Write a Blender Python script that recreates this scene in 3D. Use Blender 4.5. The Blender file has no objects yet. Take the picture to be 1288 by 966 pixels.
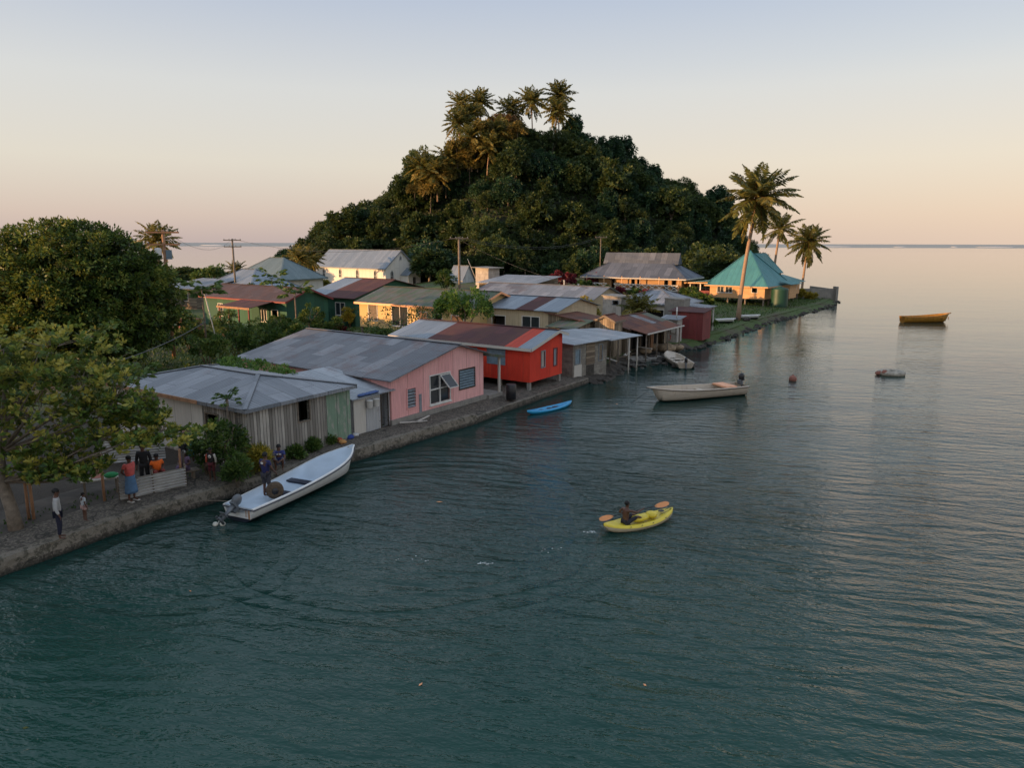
# A village on the shore below a wooded hill at sunset, seen from above the sea. Blender 4.5.
SHADE_RIDGE_H = 30.0
W1, W2, W3, W4, W5 = .15, .055, .016, .22, .014
ARCS = [(-3.2, 23.6, .80, .060, 5.0, 9.4), (.2, 22.4, .6, .030, 1.4, 3.8), (-9.5, 20.0, .8, .035, 1.5, 6.0)]
RINGS = [(-.9, 19.9, .40, .0040, 2.6), (1.3, 20.8, .36, .0045, 2.4), (-7.5, 20.9, .75, .0065, 7.0), (3.0, 22.2, .45, .005, 2.6)]
SUN_AZ = (-.935, -.355); SUN_EL = 5.0
SKY = [(0.0, (.42, .34, .325)), (.035, (.49, .395, .355)), (.10, (.555, .50, .435)), (.19, (.52, .51, .495)), (.30, (.365, .405, .49)), (.50, (.50, .57, .67)), (1.0, (.38, .46, .60))]
SKY_N, SKY_G, SUN_E, SUN_C, EXPO = .03, .85, 4.6, (1.0, .57, .27), .55
import bpy, math, random
import numpy as np
from mathutils import Vector, Matrix
PI = math.pi
scene = bpy.context.scene
COL = scene.collection
R = math.radians
rnd = random.Random(7)

# ------------------------------------------------------------------ camera model (to turn photo measurements into metres)
PITCH = R(11.27); CP, SP = math.cos(PITCH), math.sin(PITCH); FPX = 893.0; CH = 9.5
def G(px, py, z=0.5):
    v = py - 483.0
    t = (CH - z) / (FPX * SP + v * CP)
    return ((px - 644) * t, (FPX * CP - v * SP) * t)
def zat(Y, py):
    v = py - 483.0
    return CH - Y * (FPX * SP + v * CP) / (FPX * CP - v * SP)
def xat(Y, px, z=2.0):
    return (px - 644) * (Y * CP - (z - CH) * SP) / FPX

# ------------------------------------------------------------------ object helpers
def tag(o, label=None, cat=None, group=None, kind=None):
    if label: o['label'] = label
    if cat: o['category'] = cat
    if group: o['group'] = group
    if kind: o['kind'] = kind
    return o
def empty(name, loc=(0, 0, 0), rz=0.0):
    o = bpy.data.objects.new(name, None); COL.objects.link(o)
    o.location = loc; o.rotation_euler = (0, 0, rz); o.empty_display_size = .3
    return o
def children(o):
    return [c for c in list(COL.objects) if c.parent == o]
def copy_tree(o, kids, parent=None):
    c = o.copy(); COL.objects.link(c); c.parent = parent
    for k, sub in kids: copy_tree(k, sub, c)
    return c
def tree_of(o):
    return [(c, tree_of(c)) for c in o.children]

class MB:
    def __init__(s): s.v = []; s.f = []; s.uv = []; s.mi = []; s.sm = []
    def face(s, pts, uv=None, m=0, smooth=False):
        b = len(s.v); s.v += [tuple(p) for p in pts]
        s.f.append(tuple(range(b, b + len(pts))))
        if uv is None:
            p0 = Vector(pts[0]); ex = (Vector(pts[1]) - p0)
            ex = ex.normalized() if ex.length > 1e-6 else Vector((1, 0, 0))
            n = ex.cross(Vector(pts[-1]) - p0)
            ey = n.cross(ex).normalized() if n.length > 1e-9 else Vector((0, 1, 0))
            uv = [((Vector(p) - p0).dot(ex), (Vector(p) - p0).dot(ey)) for p in pts]
        s.uv.append(uv); s.mi.append(m); s.sm.append(smooth)
    def quads(s, rings, m=0, closed=True, smooth=True, caps=False):
        b = len(s.v); n = len(rings[0]); acc = 0
        for r in rings: s.v += [tuple(p) for p in r]
        for i in range(len(rings) - 1):
            d = (Vector(rings[i + 1][0]) - Vector(rings[i][0])).length
            for j in range(n if closed else n - 1):
                k = (j + 1) % n
                s.f.append((b + i * n + j, b + i * n + k, b + (i + 1) * n + k, b + (i + 1) * n + j))
                s.uv.append([(j / n, acc), ((j + 1) / n, acc), ((j + 1) / n, acc + d), (j / n, acc + d)])
                s.mi.append(m); s.sm.append(smooth)
            acc += d
        if caps:
            for base, rev in ((b, True), (b + (len(rings) - 1) * n, False)):
                idx = list(range(base, base + n))
                if rev: idx.reverse()
                s.f.append(tuple(idx)); s.uv.append([(0, 0)] * n); s.mi.append(m); s.sm.append(False)
    def hexa(s, b, t, m=0):
        """b, t: four bottom / top corners in the same turning sense"""
        s.face([b[3], b[2], b[1], b[0]], m=m); s.face(t, m=m)
        for i in range(4):
            k = (i + 1) % 4
            s.face([b[i], b[k], t[k], t[i]], m=m)
    def box(s, x0, x1, y0, y1, z0, z1, m=0):
        s.hexa([(x0, y0, z0), (x1, y0, z0), (x1, y1, z0), (x0, y1, z0)],
               [(x0, y0, z1), (x1, y0, z1), (x1, y1, z1), (x0, y1, z1)], m)
    def bar(s, a, b, w=.05, h=None, m=0):
        h = h or w; a = Vector(a); b = Vector(b); d = (b - a).normalized()
        up = Vector((0, 0, 1)) if abs(d.z) < .95 else Vector((1, 0, 0))
        sx = d.cross(up).normalized() * w / 2; sy = sx.cross(d).normalized() * h / 2
        c = lambda p: [p - sx - sy, p + sx - sy, p + sx + sy, p - sx + sy]
        s.hexa(c(a), c(b), m)
    def tube(s, pts, rad, n=8, m=0, caps=True):
        pts = [Vector(p) for p in pts]
        if not hasattr(rad, '__len__'): rad = [rad] * len(pts)
        rings = []; up = Vector((0, 0, 1))
        for i, p in enumerate(pts):
            d = (pts[min(i + 1, len(pts) - 1)] - pts[max(i - 1, 0)]).normalized()
            if abs(d.dot(up)) > .9: up = Vector((1, 0, 0))
            sx = d.cross(up).normalized(); sy = d.cross(sx).normalized()
            up = sx.cross(d) if abs(d.z) < .9 else up
            rings.append([p + (sx * math.cos(2 * PI * j / n) + sy * math.sin(2 * PI * j / n)) * rad[i] for j in range(n)])
        s.quads(rings, m, True, True, caps)
    def lathe(s, prof, n=16, c=(0, 0, 0), m=0, smooth=True):
        rings = [[(c[0] + r * math.cos(2 * PI * j / n), c[1] + r * math.sin(2 * PI * j / n), c[2] + z) for j in range(n)] for r, z in prof]
        s.quads(rings, m, True, smooth, True)
    def blob(s, c, r, n=10, k=6, jit=0.0, m=0, seed=0):
        q = random.Random(seed); rings = []
        for i in range(k + 1):
            a = -PI / 2 + PI * i / k
            ca = max(math.cos(a), .02)
            rings.append([(c[0] + r[0] * ca * math.cos(2 * PI * j / n) * (1 + q.uniform(-jit, jit)),
                           c[1] + r[1] * ca * math.sin(2 * PI * j / n) * (1 + q.uniform(-jit, jit)),
                           c[2] + r[2] * math.sin(a) * (1 + q.uniform(-jit, jit))) for j in range(n)])
        s.quads(rings, m, True, jit < .12, True)
    def build(s, name, mats, parent=None, loc=None, rz=None):
        me = bpy.data.meshes.new(name); me.from_pydata(s.v, [], s.f)
        ul = me.uv_layers.new(name='UVMap')
        flat = [c for f in s.uv for p in f for c in p]
        ul.data.foreach_set('uv', flat)
        me.polygons.foreach_set('material_index', s.mi); me.polygons.foreach_set('use_smooth', s.sm)
        for m in (mats if isinstance(mats, (list, tuple)) else [mats]): me.materials.append(m)
        me.update()
        o = bpy.data.objects.new(name, me); COL.objects.link(o)
        if parent: o.parent = parent
        if loc: o.location = loc
        if rz is not None: o.rotation_euler = (0, 0, rz)
        return o

# ------------------------------------------------------------------ node helper
class NT:
    def __init__(s, m):
        m.use_nodes = True; s.t = m.node_tree; s.t.nodes.clear()
    def n(s, typ, ins=None, **kw):
        nd = s.t.nodes.new(typ)
        for k, v in kw.items(): setattr(nd, k, v)
        for k, v in (ins or {}).items(): s.set(nd.inputs[k], v)
        return nd
    def set(s, sock, v):
        if isinstance(v, bpy.types.NodeSocket): s.t.links.new(v, sock)
        elif isinstance(v, bpy.types.Node): s.t.links.new(v.outputs[0], sock)
        else:
            if sock.type == 'RGBA' and len(v) == 3: v = tuple(v) + (1,)
            sock.default_value = v
    def math(s, op, a, b=0.0, c=None):
        nd = s.n('ShaderNodeMath', operation=op); s.set(nd.inputs[0], a); s.set(nd.inputs[1], b)
        if c is not None: s.set(nd.inputs[2], c)
        return nd.outputs[0]
    def mix(s, f, a, b, blend='MIX'):
        nd = s.n('ShaderNodeMix', data_type='RGBA', blend_type=blend)
        s.set(nd.inputs[0], f); s.set(nd.inputs[6], a); s.set(nd.inputs[7], b)
        return nd.outputs[2]
    def noise(s, vec, scale, detail=3, rough=.55, dist=0.0):
        nd = s.n('ShaderNodeTexNoise', {'Vector': vec, 'Scale': scale, 'Detail': detail, 'Roughness': rough, 'Distortion': dist})
        return nd.outputs[0]
    def ramp(s, f, stops):
        nd = s.n('ShaderNodeValToRGB', {'Fac': f}); cr = nd.color_ramp
        while len(cr.elements) < len(stops): cr.elements.new(.5)
        for e, (p, c) in zip(cr.elements, stops):
            e.position = p; e.color = (tuple(c) + (1,)) if hasattr(c, '__len__') else (c, c, c, 1)
        return nd.outputs[0]
    def mapping(s, vec, scale=(1, 1, 1), rot=(0, 0, 0), loc=(0, 0, 0)):
        return s.n('ShaderNodeMapping', {'Vector': vec, 'Scale': scale, 'Rotation': rot, 'Location': loc}).outputs[0]
    def out(s, bsdf):
        s.t.links.new(bsdf.outputs[0] if isinstance(bsdf, bpy.types.Node) else bsdf, s.n('ShaderNodeOutputMaterial').inputs['Surface'])
    def pbr(s, col, rough=.7, metal=0.0, bump=None, bdist=.01, spec=None, **kw):
        b = s.n('ShaderNodeBsdfPrincipled'); s.set(b.inputs['Base Color'], col)
        s.set(b.inputs['Roughness'], rough); s.set(b.inputs['Metallic'], metal)
        if spec is not None: s.set(b.inputs['Specular IOR Level'], spec)
        if bump is not None:
            bn = s.n('ShaderNodeBump', {'Height': bump, 'Distance': bdist, 'Strength': 1.0}); s.set(b.inputs['Normal'], bn.outputs[0])
        for k, v in kw.items(): s.set(b.inputs[k], v)
        return b
def newmat(name):
    m = bpy.data.materials.new(name); return m, NT(m)
def sc3(c, k): return tuple(min(1, x * k) for x in c)
MC = {}
def plain(name, col, rough=.6, metal=0.0, var=.25, scale=3.0, bump=.0, spec=None):
    if name in MC: return MC[name]
    m, t = newmat(name); p = t.n('ShaderNodeTexCoord').outputs['Object']
    n = t.noise(p, scale, 5, .6)
    c = t.mix(t.ramp(n, [(.3, 0.0), (.7, 1.0)]), sc3(col, 1 - var), sc3(col, 1 + var))
    t.out(t.pbr(c, rough, metal, n if bump else None, bump, spec)); MC[name] = m
    return m
def tin(name, a, b, rust=(.16, .06, .035), rfac=.25, w=.86, l=2.4, rough=.5, green=None, corr=.012, metal=.35, along='u'):
    """corrugated sheets: u runs along the ridge, v down the slope"""
    m, t = newmat(name); uv = t.n('ShaderNodeTexCoord').outputs['UV']
    if along == 'v': uv = t.mapping(uv, rot=(0, 0, PI / 2))
    br = t.n('ShaderNodeTexBrick', {'Vector': t.mapping(uv, rot=(0, 0, PI / 2)), 'Color1': (0, 0, 0), 'Color2': (1, 1, 1), 'Mortar': (.25, .25, .25),
             'Scale': 1.0, 'Mortar Size': .012, 'Brick Width': l, 'Row Height': w, 'Bias': 0.0})
    br.offset = .37; br.squash = 1.0
    n1 = t.noise(uv, .55, 5, .62); n2 = t.noise(t.mapping(uv, (5, .5, 1)), 1.6, 5, .65); n3 = t.noise(uv, 7, 4, .7)
    c = t.mix(br.outputs['Color'], a, b)
    c = t.mix(t.math('MULTIPLY', t.ramp(n2, [(.38, 0.0), (.75, 1.0)]), .55), c, sc3(a, .55))
    rf = t.math('MULTIPLY', t.ramp(t.math('ADD', t.math('MULTIPLY', n1, .7), t.math('MULTIPLY', n3, .3)), [(.62 - rfac * .5, 0.0), (.74 - rfac * .4, 1.0)]), min(1, rfac * 2.6))
    c = t.mix(rf, c, rust)
    if green: c = t.mix(t.ramp(t.noise(t.mapping(uv, (2.2, .6, 1)), .9, 4, .6), [(.42, 0.0), (.62, 1.0)]), c, green)
    c = t.mix(t.math('MULTIPLY', br.outputs['Fac'], .65), c, (.02, .02, .022))
    wv = t.n('ShaderNodeTexWave', {'Vector': uv, 'Scale': 1.96, 'Distortion': 0.0}, wave_type='BANDS', bands_direction='X')
    h = t.math('ADD', t.math('MULTIPLY', wv.outputs['Fac'], corr), t.math('ADD', t.math('MULTIPLY', n3, .01), t.math('MULTIPLY', br.outputs['Color'], .02)))
    t.out(t.pbr(c, t.math('ADD', t.math('MULTIPLY', n1, .3), rough - .1), metal, h, 1.0))
    return m
def board(name, a, b, w=.16, l=9.0, horiz=False, gap=(.02, .018, .015), grime=.45, rough=.8, bump=.012, under=None):
    m, t = newmat(name); uv = t.n('ShaderNodeTexCoord').outputs['UV']
    v0 = uv if horiz else t.mapping(uv, rot=(0, 0, PI / 2))
    br = t.n('ShaderNodeTexBrick', {'Vector': v0, 'Color1': (0, 0, 0), 'Color2': (1, 1, 1), 'Mortar': (.3, .3, .3), 'Scale': 1.0,
             'Mortar Size': .011, 'Brick Width': l, 'Row Height': w, 'Mortar Smooth': .3})
    st = t.noise(t.mapping(uv, (.6, 8, 1) if horiz else (8, .6, 1)), 1.5, 6, .65)
    c = t.mix(br.outputs['Color'], a, b)
    c = t.mix(t.math('MULTIPLY', t.ramp(st, [(.35, 0.0), (.7, 1.0)]), grime), c, sc3(a, .45))
    if under: c = t.mix(t.ramp(t.noise(t.mapping(uv, (3, .9, 1)), 1.1, 6, .7), [(.5, 0.0), (.58, 1.0)]), c, under)
    c = t.mix(br.outputs['Fac'], c, gap)
    h = t.math('SUBTRACT', t.math('MULTIPLY', t.math('ADD', st, br.outputs['Color']), .3), br.outputs['Fac'])
    t.out(t.pbr(c, rough, 0.0, h, bump)); return m
def block(name, a, b, w=.4, h=.2, mortar=(.12, .115, .11), grime=.5):
    m, t = newmat(name); uv = t.n('ShaderNodeTexCoord').outputs['UV']
    br = t.n('ShaderNodeTexBrick', {'Vector': uv, 'Color1': (0, 0, 0), 'Color2': (1, 1, 1), 'Mortar': (.3, .3, .3), 'Scale': 1.0,
             'Mortar Size': .008, 'Brick Width': w, 'Row Height': h})
    n = t.noise(uv, 1.3, 6, .68); n2 = t.noise(t.mapping(uv, (5, .8, 1)), 1, 5, .6)
    c = t.mix(br.outputs['Color'], a, b); c = t.mix(t.math('MULTIPLY', t.ramp(n, [(.4, 0.0), (.68, 1.0)]), grime), c, sc3(a, .4))
    c = t.mix(t.math('MULTIPLY', t.ramp(n2, [(.5, 0.0), (.7, 1.0)]), grime * .7), c, (.07, .065, .05))
    c = t.mix(t.math('MULTIPLY', br.outputs['Fac'], .7), c, mortar)
    t.out(t.pbr(c, .85, 0, t.math('SUBTRACT', n, br.outputs['Fac']), .01)); return m
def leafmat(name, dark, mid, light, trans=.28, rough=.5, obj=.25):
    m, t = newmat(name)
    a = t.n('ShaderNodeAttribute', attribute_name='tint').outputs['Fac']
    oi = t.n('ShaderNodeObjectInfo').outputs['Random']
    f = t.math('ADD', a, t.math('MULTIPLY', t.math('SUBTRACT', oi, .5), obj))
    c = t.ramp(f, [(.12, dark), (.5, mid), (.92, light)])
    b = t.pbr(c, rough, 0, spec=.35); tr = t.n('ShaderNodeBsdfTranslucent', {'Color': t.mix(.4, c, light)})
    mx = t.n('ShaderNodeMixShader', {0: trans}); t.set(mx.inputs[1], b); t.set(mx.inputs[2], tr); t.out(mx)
    return m

# ------------------------------------------------------------------ materials
M = {}
M['dark'] = plain('interior_shade', (.012, .011, .010), .9)  # near-black sheets stand for the shade inside rooms and behind louvres
M['glass'] = plain('window_glass', (.03, .035, .04), .12, 0, .1)
M['whitep'] = plain('white_paint', (.62, .60, .56), .5, 0, .1, 2)
M['greyp'] = plain('grey_paint', (.20, .22, .24), .6)
M['bluep'] = plain('blue_grey_shutter', (.16, .22, .26), .6, 0, .25, 4)
M['wood'] = plain('grey_timber', (.17, .135, .10), .85, 0, .35, 5, .01)
M['woodd'] = plain('dark_timber', (.06, .045, .035), .85, 0, .35, 5, .01)
M['woodo'] = plain('brown_post', (.32, .17, .09), .8, 0, .3, 5, .01)
M['conc'] = block('stained_concrete', (.26, .24, .21), (.30, .28, .25), 30, 30)
M['blockg'] = block('grey_block', (.20, .175, .145), (.32, .29, .24))
M['blockw'] = block('pale_render', (.42, .38, .34), (.50, .46, .41), 2.4, 1.2)
M['pink'] = board('pink_wall', (.76, .36, .34), (.84, .44, .41), 1.2, 8, grime=.45, gap=(.35, .13, .12), bump=.006)
M['red'] = board('red_wall', (.64, .034, .014), (.74, .056, .020), 1.2, 8, grime=.45, gap=(.28, .03, .015), bump=.006)
M['yellow'] = board('yellow_wall', (.62, .42, .17), (.68, .47, .21), 1.2, 8, grime=.25, gap=(.4, .26, .1), bump=.006)
M['cream'] = board('cream_wall', (.50, .40, .26), (.58, .47, .31), 1.2, 8, grime=.55, gap=(.25, .18, .1), bump=.008)
M['church'] = board('church_white_wall', (.76, .69, .60), (.80, .74, .65), 1.2, 9, grime=.2, gap=(.3, .22, .17), bump=.008)
M['greenw'] = board('green_wall', (.020, .085, .052), (.028, .12, .07), 1.2, 8, grime=.4, gap=(.02, .06, .035))
M['tan'] = board('tan_wall', (.42, .24, .11), (.50, .29, .13), .2, 9, horiz=True, grime=.2)
M['peach'] = board('peach_weatherboard', (.60, .34, .16), (.68, .40, .20), .2, 12, horiz=True, grime=.18, gap=(.3, .16, .08))
M['wboard'] = board('weathered_boards', (.18, .16, .135), (.58, .53, .46), .15, 9, grime=.6)
M['gboard'] = board('flaking_green_boards', (.17, .26, .18), (.24, .33, .23), .6, 9, grime=.4, under=(.30, .30, .25))
M['pboard'] = board('pale_panel_wall', (.52, .48, .42), (.62, .58, .51), 1.2, 9, grime=.3, gap=(.14, .12, .1))
M['oldwood'] = board('old_shed_boards', (.13, .09, .06), (.36, .28, .19), .2, 6, horiz=True, grime=.6)
M['oldv'] = board('old_upright_boards', (.16, .12, .08), (.42, .33, .22), .18, 6, grime=.6)
M['tingrey'] = tin('grey_tin_roof', (.16, .175, .195), (.30, .315, .34), rfac=.12, rough=.5)
M['tinblue'] = tin('blue_grey_tin_roof', (.19, .23, .27), (.27, .31, .35), rfac=.08, rough=.42, l=6)
M['tinold'] = tin('old_patched_tin_roof', (.12, .128, .145), (.27, .275, .29), rfac=.2, rough=.55, w=1.0, l=1.9)
M['tinlight'] = tin('pale_tin_sheets', (.25, .28, .31), (.38, .41, .44), rfac=.14, rough=.4)
M['tinmar'] = tin('maroon_tin_roof', (.065, .020, .022), (.11, .034, .032), rust=(.09, .04, .028), rfac=.3, rough=.85, metal=0)
M['tinmaru'] = tin('faded_maroon_tin_roof', (.060, .042, .047), (.10, .07, .075), rust=(.08, .04, .035), rfac=.3, rough=.85, metal=0)
M['tinred'] = tin('red_painted_tin', (.46, .05, .025), (.52, .07, .035), rfac=.12, rough=.8, metal=.05)
M['tingreen'] = tin('mossy_green_tin_roof', (.085, .085, .075), (.13, .13, .105), green=(.05, .085, .035), rfac=.25, rough=.6, metal=.1)
M['tinrust'] = tin('rusty_dark_tin_roof', (.050, .028, .024), (.095, .058, .052), rfac=.45, rough=.9, metal=0)
M['teal'] = tin('teal_tin_roof', (.055, .21, .22), (.07, .25, .26), rust=(.05, .22, .22), rfac=.1, l=9, w=.76, rough=.45, metal=.05)
M['tinwall'] = tin('upright_tin_wall', (.46, .47, .48), (.60, .60, .60), rfac=.15, rough=.5)
M['tinhor'] = plain('corrugated_fence_sheet', (.40, .39, .37), .5, .2, .25, 2.5)
M['redshed'] = tin('dark_red_tin_wall', (.17, .028, .028), (.24, .04, .038), rfac=.2, rough=.6, metal=.05)
def hullmat(name, col, bottom, h, scuff):
    m, t = newmat(name); p = t.n('ShaderNodeTexCoord').outputs['Object']; z = t.n('ShaderNodeSeparateXYZ', {0: p}).outputs['Z']
    n = t.noise(t.mapping(p, (1, 1, 5)), 3, 5, .65); n2 = t.noise(t.mapping(p, (6, 6, .7)), 1.5, 5, .7)
    c = t.mix(t.math('MULTIPLY', t.ramp(n, [(.5, 0.0), (.68, 1.0)]), .5), col, sc3(col, .6)); c = t.mix(t.math('MULTIPLY', t.ramp(n2, [(.58, 0.0), (.70, 1.0)]), scuff), c, (.30, .19, .11))
    c = t.mix(t.ramp(t.math('ADD', z, t.math('MULTIPLY', n, .03)), [(h, 1.0), (h + .012, 0.0)]), c, bottom)
    t.out(t.pbr(c, .4)); return m
M['hullw'] = hullmat('white_gelcoat_dark_bottom', (.68, .68, .66), (.018, .022, .035), .15, .25); M['hullc'] = hullmat('cream_gelcoat_stained', (.54, .46, .37), (.06, .07, .05), .10, .6)
M['hulli'] = plain('pale_blue_deck_paint', (.44, .52, .60), .45, 0, .08, 1.5)
M['navy'] = plain('navy_trim', (.015, .018, .035), .4)
M['black'] = plain('black_plastic', (.014, .014, .016), .4)
M['greym'] = plain('grey_motor_cowl', (.10, .11, .12), .4)
M['ylw'] = plain('yellow_plastic', (.68, .52, .04), .35, 0, .08)
M['ylwp'] = plain('pale_hull_plastic', (.60, .50, .34), .4, 0, .08)
M['ochre'] = plain('ochre_boat_paint', (.36, .17, .02), .5, 0, .25)
M['orng'] = plain('orange_plastic', (.85, .36, .15), .4, 0, .1)
M['cyan'] = plain('cyan_plastic', (.02, .28, .52), .35, 0, .1)
M['skin'] = plain('brown_skin', (.10, .045, .028), .5, 0, .1)
M['hair'] = plain('black_hair', (.008, .007, .006), .8)
M['hairg'] = plain('grey_hair', (.30, .28, .26), .8)
M['rock'] = plain('tan_rock', (.26, .19, .12), .9, 0, .4, 4, .05)
M['rockd'] = plain('dark_rock', (.05, .043, .035), .9, 0, .5, 3, .05)
M['bark'] = plain('pale_bark', (.17, .135, .10), .9, 0, .4, 6, .02)
M['palmbark'] = plain('palm_bark', (.30, .20, .13), .9, 0, .25, 8, .02)
M['tank'] = plain('green_tank_plastic', (.012, .055, .032), .5, 0, .1)
M['buoy'] = plain('rusty_buoy_red', (.24, .09, .06), .7, 0, .3, 6)
M['float'] = plain('white_float', (.6, .58, .5), .5)
M['leafh'] = leafmat('hill_forest_leaves', (.016, .034, .010), (.042, .078, .022), (.12, .15, .042), .25, obj=.4)
M['leafh2'] = leafmat('hill_olive_leaves', (.020, .036, .009), (.048, .080, .020), (.11, .14, .038), .25, obj=.4)
M['leafh3'] = leafmat('hill_deep_green_leaves', (.008, .028, .012), (.022, .062, .026), (.06, .12, .045), .2, obj=.4)
M['leafm'] = leafmat('mango_leaves', (.016, .036, .008), (.070, .14, .022), (.27, .28, .055), .3)
M['leafa'] = leafmat('almond_leaves', (.018, .05, .010), (.085, .165, .028), (.44, .38, .07), .35)
M['leafb'] = leafmat('bush_leaves', (.018, .045, .010), (.055, .12, .022), (.17, .22, .05), .3)
M['leafg'] = leafmat('bright_vine_leaves', (.028, .075, .012), (.07, .16, .025), (.17, .26, .05), .3)
M['leafy'] = leafmat('yellow_croton_leaves', (.10, .11, .015), (.30, .25, .03), (.50, .36, .05), .3)
M['leafr'] = leafmat('red_cordyline_leaves', (.05, .008, .012), (.16, .02, .03), (.26, .04, .05), .3)
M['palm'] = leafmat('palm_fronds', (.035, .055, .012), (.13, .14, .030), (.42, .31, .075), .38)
M['palmdry'] = leafmat('dry_palm_fronds', (.12, .07, .025), (.26, .15, .05), (.36, .22, .08), .3)
M['grass'] = leafmat('grass_blades', (.02, .05, .010), (.05, .11, .02), (.10, .16, .035), .3)
def groundmat():
    m, t = newmat('ground_soil_and_grass'); p = t.n('ShaderNodeNewGeometry').outputs['Position']
    n = t.noise(p, .13, 6, .6); n2 = t.noise(p, 1.4, 6, .7); n3 = t.noise(p, 9, 4, .7)
    g = t.mix(n3, (.030, .060, .012), (.085, .125, .028)); s = t.mix(n2, (.05, .038, .026), (.12, .09, .06))
    c = t.mix(t.ramp(t.math('ADD', t.math('MULTIPLY', n, .75), t.math('MULTIPLY', n2, .3)), [(.40, 1.0), (.54, 0.0)]), g, s)
    yy = t.n('ShaderNodeSeparateXYZ', {0: p}).outputs['Y']
    c = t.mix(t.ramp(t.math('ADD', t.math('MULTIPLY', yy, .02), t.math('MULTIPLY', n2, .3)), [(.84, 1.0), (1.0, 0.0)]), c, t.mix(n2, (.025, .020, .014), (.065, .05, .036)))
    t.out(t.pbr(c, .95, 0, n3, .08)); return m
M['ground'] = groundmat()
M['tinschool'] = tin('blue_grey_old_roof', (.085, .100, .125), (.165, .185, .22), rfac=.06, rough=.7, w=1.0, l=2.2)
M['leafd'] = leafmat('dry_scrub_sun_gold', (.06, .055, .015), (.15, .14, .035), (.36, .26, .07), .35)  # dry leaves with the low sun's gold put into the colour
M['forestfloor'] = plain('forest_floor', (.016, .022, .010), .95, 0, .5, .8)
M['shoremud'] = plain('dark_shore_soil', (.055, .045, .035), .95, 0, .5, 1.5, .05)
def pathmat(nm, lip=0):
    m, t = newmat(nm); p = t.n('ShaderNodeNewGeometry').outputs['Position']
    n = t.noise(p, .9, 7, .7); n2 = t.noise(p, 11, 5, .75); n3 = t.noise(p, 3.5, 6, .75, .4)
    z = t.n('ShaderNodeSeparateXYZ', {0: p}).outputs['Z']
    c = t.mix(n, (.045, .036, .028), (.088, .072, .056)); c = t.mix(t.ramp(n2, [(.45, 0.0), (.72, 1.0)]), c, (.27, .23, .18))
    c = t.mix(t.ramp(n3, [(.52, 0.0), (.60, .8)]), c, (.035, .032, .022))
    vo = t.n('ShaderNodeTexVoronoi', {'Vector': t.n('ShaderNodeVectorMath', {0: p, 1: t.n('ShaderNodeTexNoise', {'Vector': p, 'Scale': 1.2}).outputs['Color']}, operation='ADD').outputs[0], 'Scale': .75}, feature='DISTANCE_TO_EDGE')
    c = t.mix(t.ramp(vo.outputs['Distance'], [(.006, .8), (.022, 0.0)]), c, (.015, .014, .010))
    c = t.mix(t.ramp(t.math('ADD', z, t.math('MULTIPLY', n2, .18)), [(.10, 1.0), (.26, 0.0)]), c, (.010, .012, .008))
    if lip: c = t.mix(t.ramp(n2, [(.35, .75), (.6, .1)]), c, (.30, .26, .20)); c = t.mix(t.ramp(n3, [(.5, 0.0), (.57, .75)]), c, (.05, .045, .03))
    t.out(t.pbr(c, .92, 0, t.math('ADD', n2, n3), .03)); return m
M['path'] = pathmat('old_concrete_path'); M['pathlip'] = pathmat('worn_path_edge', 1)
# ------------------------------------------------------------------ leaves, trees, palms
def leafmesh(name, c, out, L, Wd, tint, mat, rng, fold=.15):
    """c (n,3) leaf bases, out (n,3) leaf directions: one small folded leaf each"""
    n = len(c)
    out = out / np.maximum(np.linalg.norm(out, axis=1, keepdims=True), 1e-6)
    r = rng.normal(size=(n, 3)); side = np.cross(out, r); side /= np.maximum(np.linalg.norm(side, axis=1, keepdims=True), 1e-6)
    nr = np.cross(side, out)
    L = np.asarray(L).reshape(-1, 1) * np.ones((n, 1)); Wd = np.asarray(Wd).reshape(-1, 1) * np.ones((n, 1))
    v = np.empty((n, 4, 3))
    v[:, 0] = c; v[:, 1] = c + out * L * .5 + side * Wd * .5 - nr * L * fold; v[:, 2] = c + out * L; v[:, 3] = c + out * L * .5 - side * Wd * .5 - nr * L * fold
    me = bpy.data.meshes.new(name)
    me.vertices.add(4 * n); me.vertices.foreach_set('co', v.reshape(-1).astype(np.float32))
    me.loops.add(4 * n); me.loops.foreach_set('vertex_index', np.arange(4 * n, dtype=np.int32))
    me.polygons.add(n); me.polygons.foreach_set('loop_start', np.arange(0, 4 * n, 4, dtype=np.int32))
    me.update(calc_edges=True)
    at = me.attributes.new('tint', 'FLOAT', 'FACE'); at.data.foreach_set('value', np.clip(tint, 0, 1).astype(np.float32))
    me.materials.append(mat); return me
def unit(rng, n, up=-1.0):
    d = rng.normal(size=(n * 4, 3)); d /= np.linalg.norm(d, axis=1, keepdims=True)
    d = d[d[:, 2] > up][:n]; return d
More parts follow.
